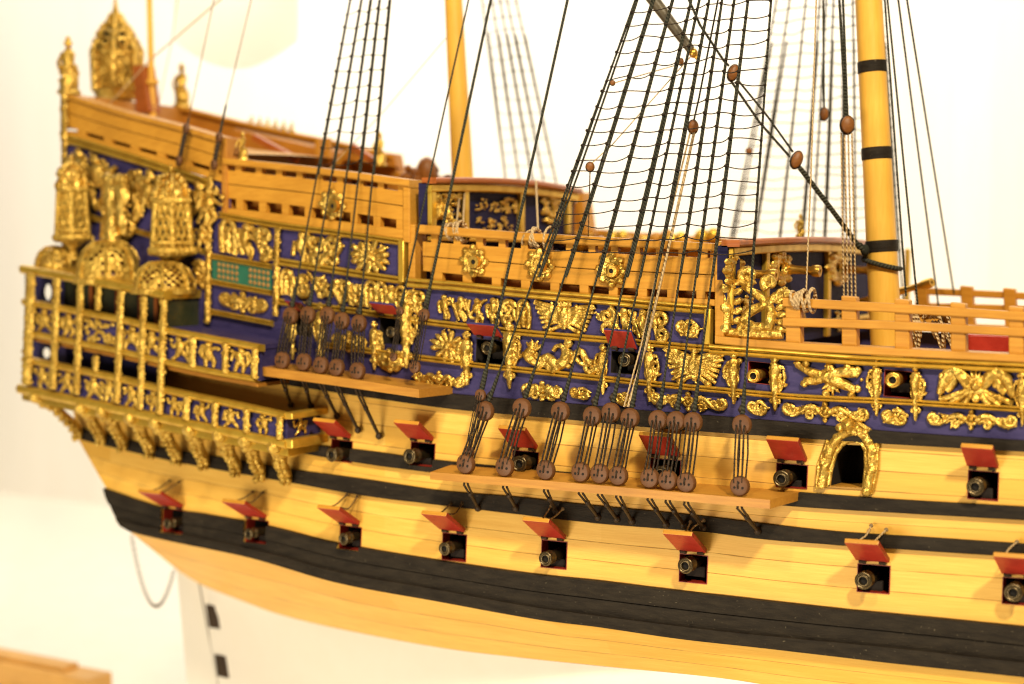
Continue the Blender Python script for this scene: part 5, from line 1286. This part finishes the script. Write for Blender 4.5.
for k, x in enumerate((566, 579, 596, 612, 628, 643, 656, 670, 686, 702)):
    P = at_y(x, 240-k*.3+3*(k % 3), 4.25); mb = MB(); mb.ball(P, (.10+.03*(k % 3), .1, .08+.03*(k % 2)), 9, 6); mb.ball(P+V((.15, 0, .03)), .09, 8, 5); build('deck_fitting', mb, M['goldm' if k % 2 else 'board'], root, 60)
# rudder chain
a, b = at_y(131.5, 536, 1.9), at_y(172, 566, 2.35); mb = MB(); n = 34; lk = []
for i in range(n+1):
    t = i/n; px = 131.5+(174-131.5)*t; py = 536+(570-536)*t+(4*t*(1-t))*52; P = at_y(px, py, 1.9+.45*t); lk.append(P)
for i in range(n):
    d = (lk[i+1]-lk[i]); s_ = V((0, 1, 0)) if i % 2 else d.cross(V((0, 1, 0))).normalized(); c = (lk[i]+lk[i+1])/2
    mb.tube([c+d*.62*math.cos(q)+s_*.028*math.sin(q) for q in [6.283*j/8 for j in range(9)]], .0065, 4)
tag(build('rudder_chain', mb, M['thin'], None, 60), 'thin chain hanging in a loop below the stern beside the rudder', 'chain')

# ------------------------------------------------------------------ stand, table, curtain, sail
TZ = -6.1
mb = MB(); mb.box(V((3, 10, TZ-.2)), V((40, 0, 0)), V((0, 16, 0)), V((0, 0, .2))); tag(build('table_top', mb, M['table'], None, 0), None, None, None, 'structure')
def plankbox(px, py, Y, L, D, H, label):
    P = at_y(px, py, Y); mb = MB(); z1, z0 = P.z, P.z-H
    b = len(mb.v)
    q = lambda z: [V((P.x-L, Y, z)), V((P.x, Y, z)), V((P.x, Y+D, z)), V((P.x-L, Y+D, z))]
    A, T_ = q(z0), q(z1)
    for f, uvv in ((T_, [(0, 0), (L, 0), (L, D), (0, D)]), ([A[0], A[1], T_[1], T_[0]], [(0, 0), (L, 0), (L, H), (0, H)]), ([A[1], A[2], T_[2], T_[1]], [(0, 0), (D, 0), (D, H), (0, H)]), ([A[3], A[0], T_[0], T_[3]], [(0, 0), (D, 0), (D, H), (0, H)]), ([A[2], A[3], T_[3], T_[2]], [(0, 0), (L, 0), (L, H), (0, H)]), (A[::-1], [(0, 0)]*4)):
        k = len(mb.v); mb.v.extend(f); mb.face((k, k+1, k+2, k+3), 0, uvv)
    tag(build('wooden_block', mb, M['stand'], None, 0, bevel=.03), label, 'wooden block', 'stacked wooden blocks'); return z0
yb = 3.6; pz = at_y(64, 667, yb).z; pz2 = at_y(88, 680, yb-.12).z
plankbox(64, 667, yb, 3.0, .3, pz-pz2-.004, 'brown wooden block in the lower left corner, upper and shorter one')
plankbox(88, 680, yb-.12, 3.6, .5, pz2-TZ, 'brown wooden block in the lower left corner, lower and longer one')
mb = MB(); rows = [[], []]
for i in range(161):
    x = -40+80*i/160; u = x+40; amp = .26*max(0, min(1, (x+7)/6))+.02; y = 17+amp*math.sin(u*2.1+.7*math.sin(u*.61))+amp*.5*math.sin(u*4.7+1.1); rows[0].append(V((x, y, 22))); rows[1].append(V((x, y, -9)))
mb.grid(rows, 0, False, None, True)
tag(build('backdrop_curtain', mb, M['cloth'], None, 80), 'cream white curtain hanging in soft folds behind the ship model', 'curtain', None, 'structure')
mb = MB(); rows = []
for i in range(9):
    v = i/8; r = []
    for j in range(13):
        u = j/12; px = 166+124*u+8*math.sin(v*2); py = -60+(72+20*math.sin(u*3.14))*1.4*v; P = at_y(px, py, 4.5+.4*math.sin(u*3.14)*math.sin(v*3.14)); r.append(P)
    rows.append(r)
mb.grid(rows, 0, False, None, True); mb.grid([[p+V((0, .02, 0)) for p in r] for r in rows], 0)
tag(build('sail', mb, M['sail'], None, 60), 'faint cream sail hanging above the poop deck', 'sail')

# ------------------------------------------------------------------ light and camera
w = bpy.data.worlds.new('World'); scene.world = w; w.use_nodes = True
bg = w.node_tree.nodes['Background']; bg.inputs['Color'].default_value = (1.0, .89, .66, 1); bg.inputs['Strength'].default_value = .12
def area(name, loc, aim, size, power, col, size_y=None):
    l = bpy.data.lights.new(name, 'AREA'); l.energy = power*S*S; l.color = col; l.size = size*S; l.shape = 'RECTANGLE' if size_y else 'DISK'
    if size_y: l.size_y = size_y*S
    o = bpy.data.objects.new(name, l); COL.objects.link(o); o.location = loc; o.rotation_euler = (V(aim)-V(loc)).to_track_quat('-Z', 'Y').to_euler(); return o
area('spot_lamp', (16, -17, 19), (-.5, 0, -.5), 2.2, 9900, (1, .85, .58))
area('second_lamp', (3, -19, 20), (-1.5, 0, -.5), 2.2, 3000, (1, .85, .58))
area('added_fill', (-3, -17, -5), (-1, 0, -4), 8, 2350, (1, .88, .66))  # unseen fill light added to brighten the lower hull
area('added_curtain_light', (-17, 10, 19), (-17, 17, 3), 46, 4800, (1, .95, .87), 3)  # unseen light added only to brighten the curtain
area('added_low_light', (-6, 9.5, 9), (-6, 15, -6), 30, 1100, (1, .94, .85), 3)  # unseen light added to lift the table and the curtain foot
cam = bpy.data.cameras.new('camera'); co = bpy.data.objects.new('camera', cam); COL.objects.link(co); scene.camera = co
cam.sensor_width = 36; cam.lens = 36*FPX/1024; cam.clip_start = .01; cam.clip_end = 50
co.matrix_world = Matrix((RGT, UP, -FWD)).transposed().to_4x4(); co.location = CAM
cam.dof.use_dof = True; cam.dof.focus_distance = (hit(690, 420)-CAM).dot(FWD)*S; cam.dof.aperture_fstop = 5.0
scene.view_settings.view_transform = 'Standard'; scene.view_settings.look = 'None'; scene.view_settings.exposure = .04; scene.view_settings.gamma = 1
scene.cycles.use_denoising = True; scene.cycles.filter_width = 1.15; scene.cycles.max_bounces = 6; scene.cycles.caustics_reflective = False
scene.cycles.sample_clamp_indirect = 6

# ------------------------------------------------------------------ to real size: everything shrinks by S about the world origin
seen = set()
for o in list(scene.objects):
    o.location = V(o.location)*S
    if o.type == 'MESH' and o.data.name not in seen: seen.add(o.data.name); o.data.transform(Matrix.Scale(S, 4))
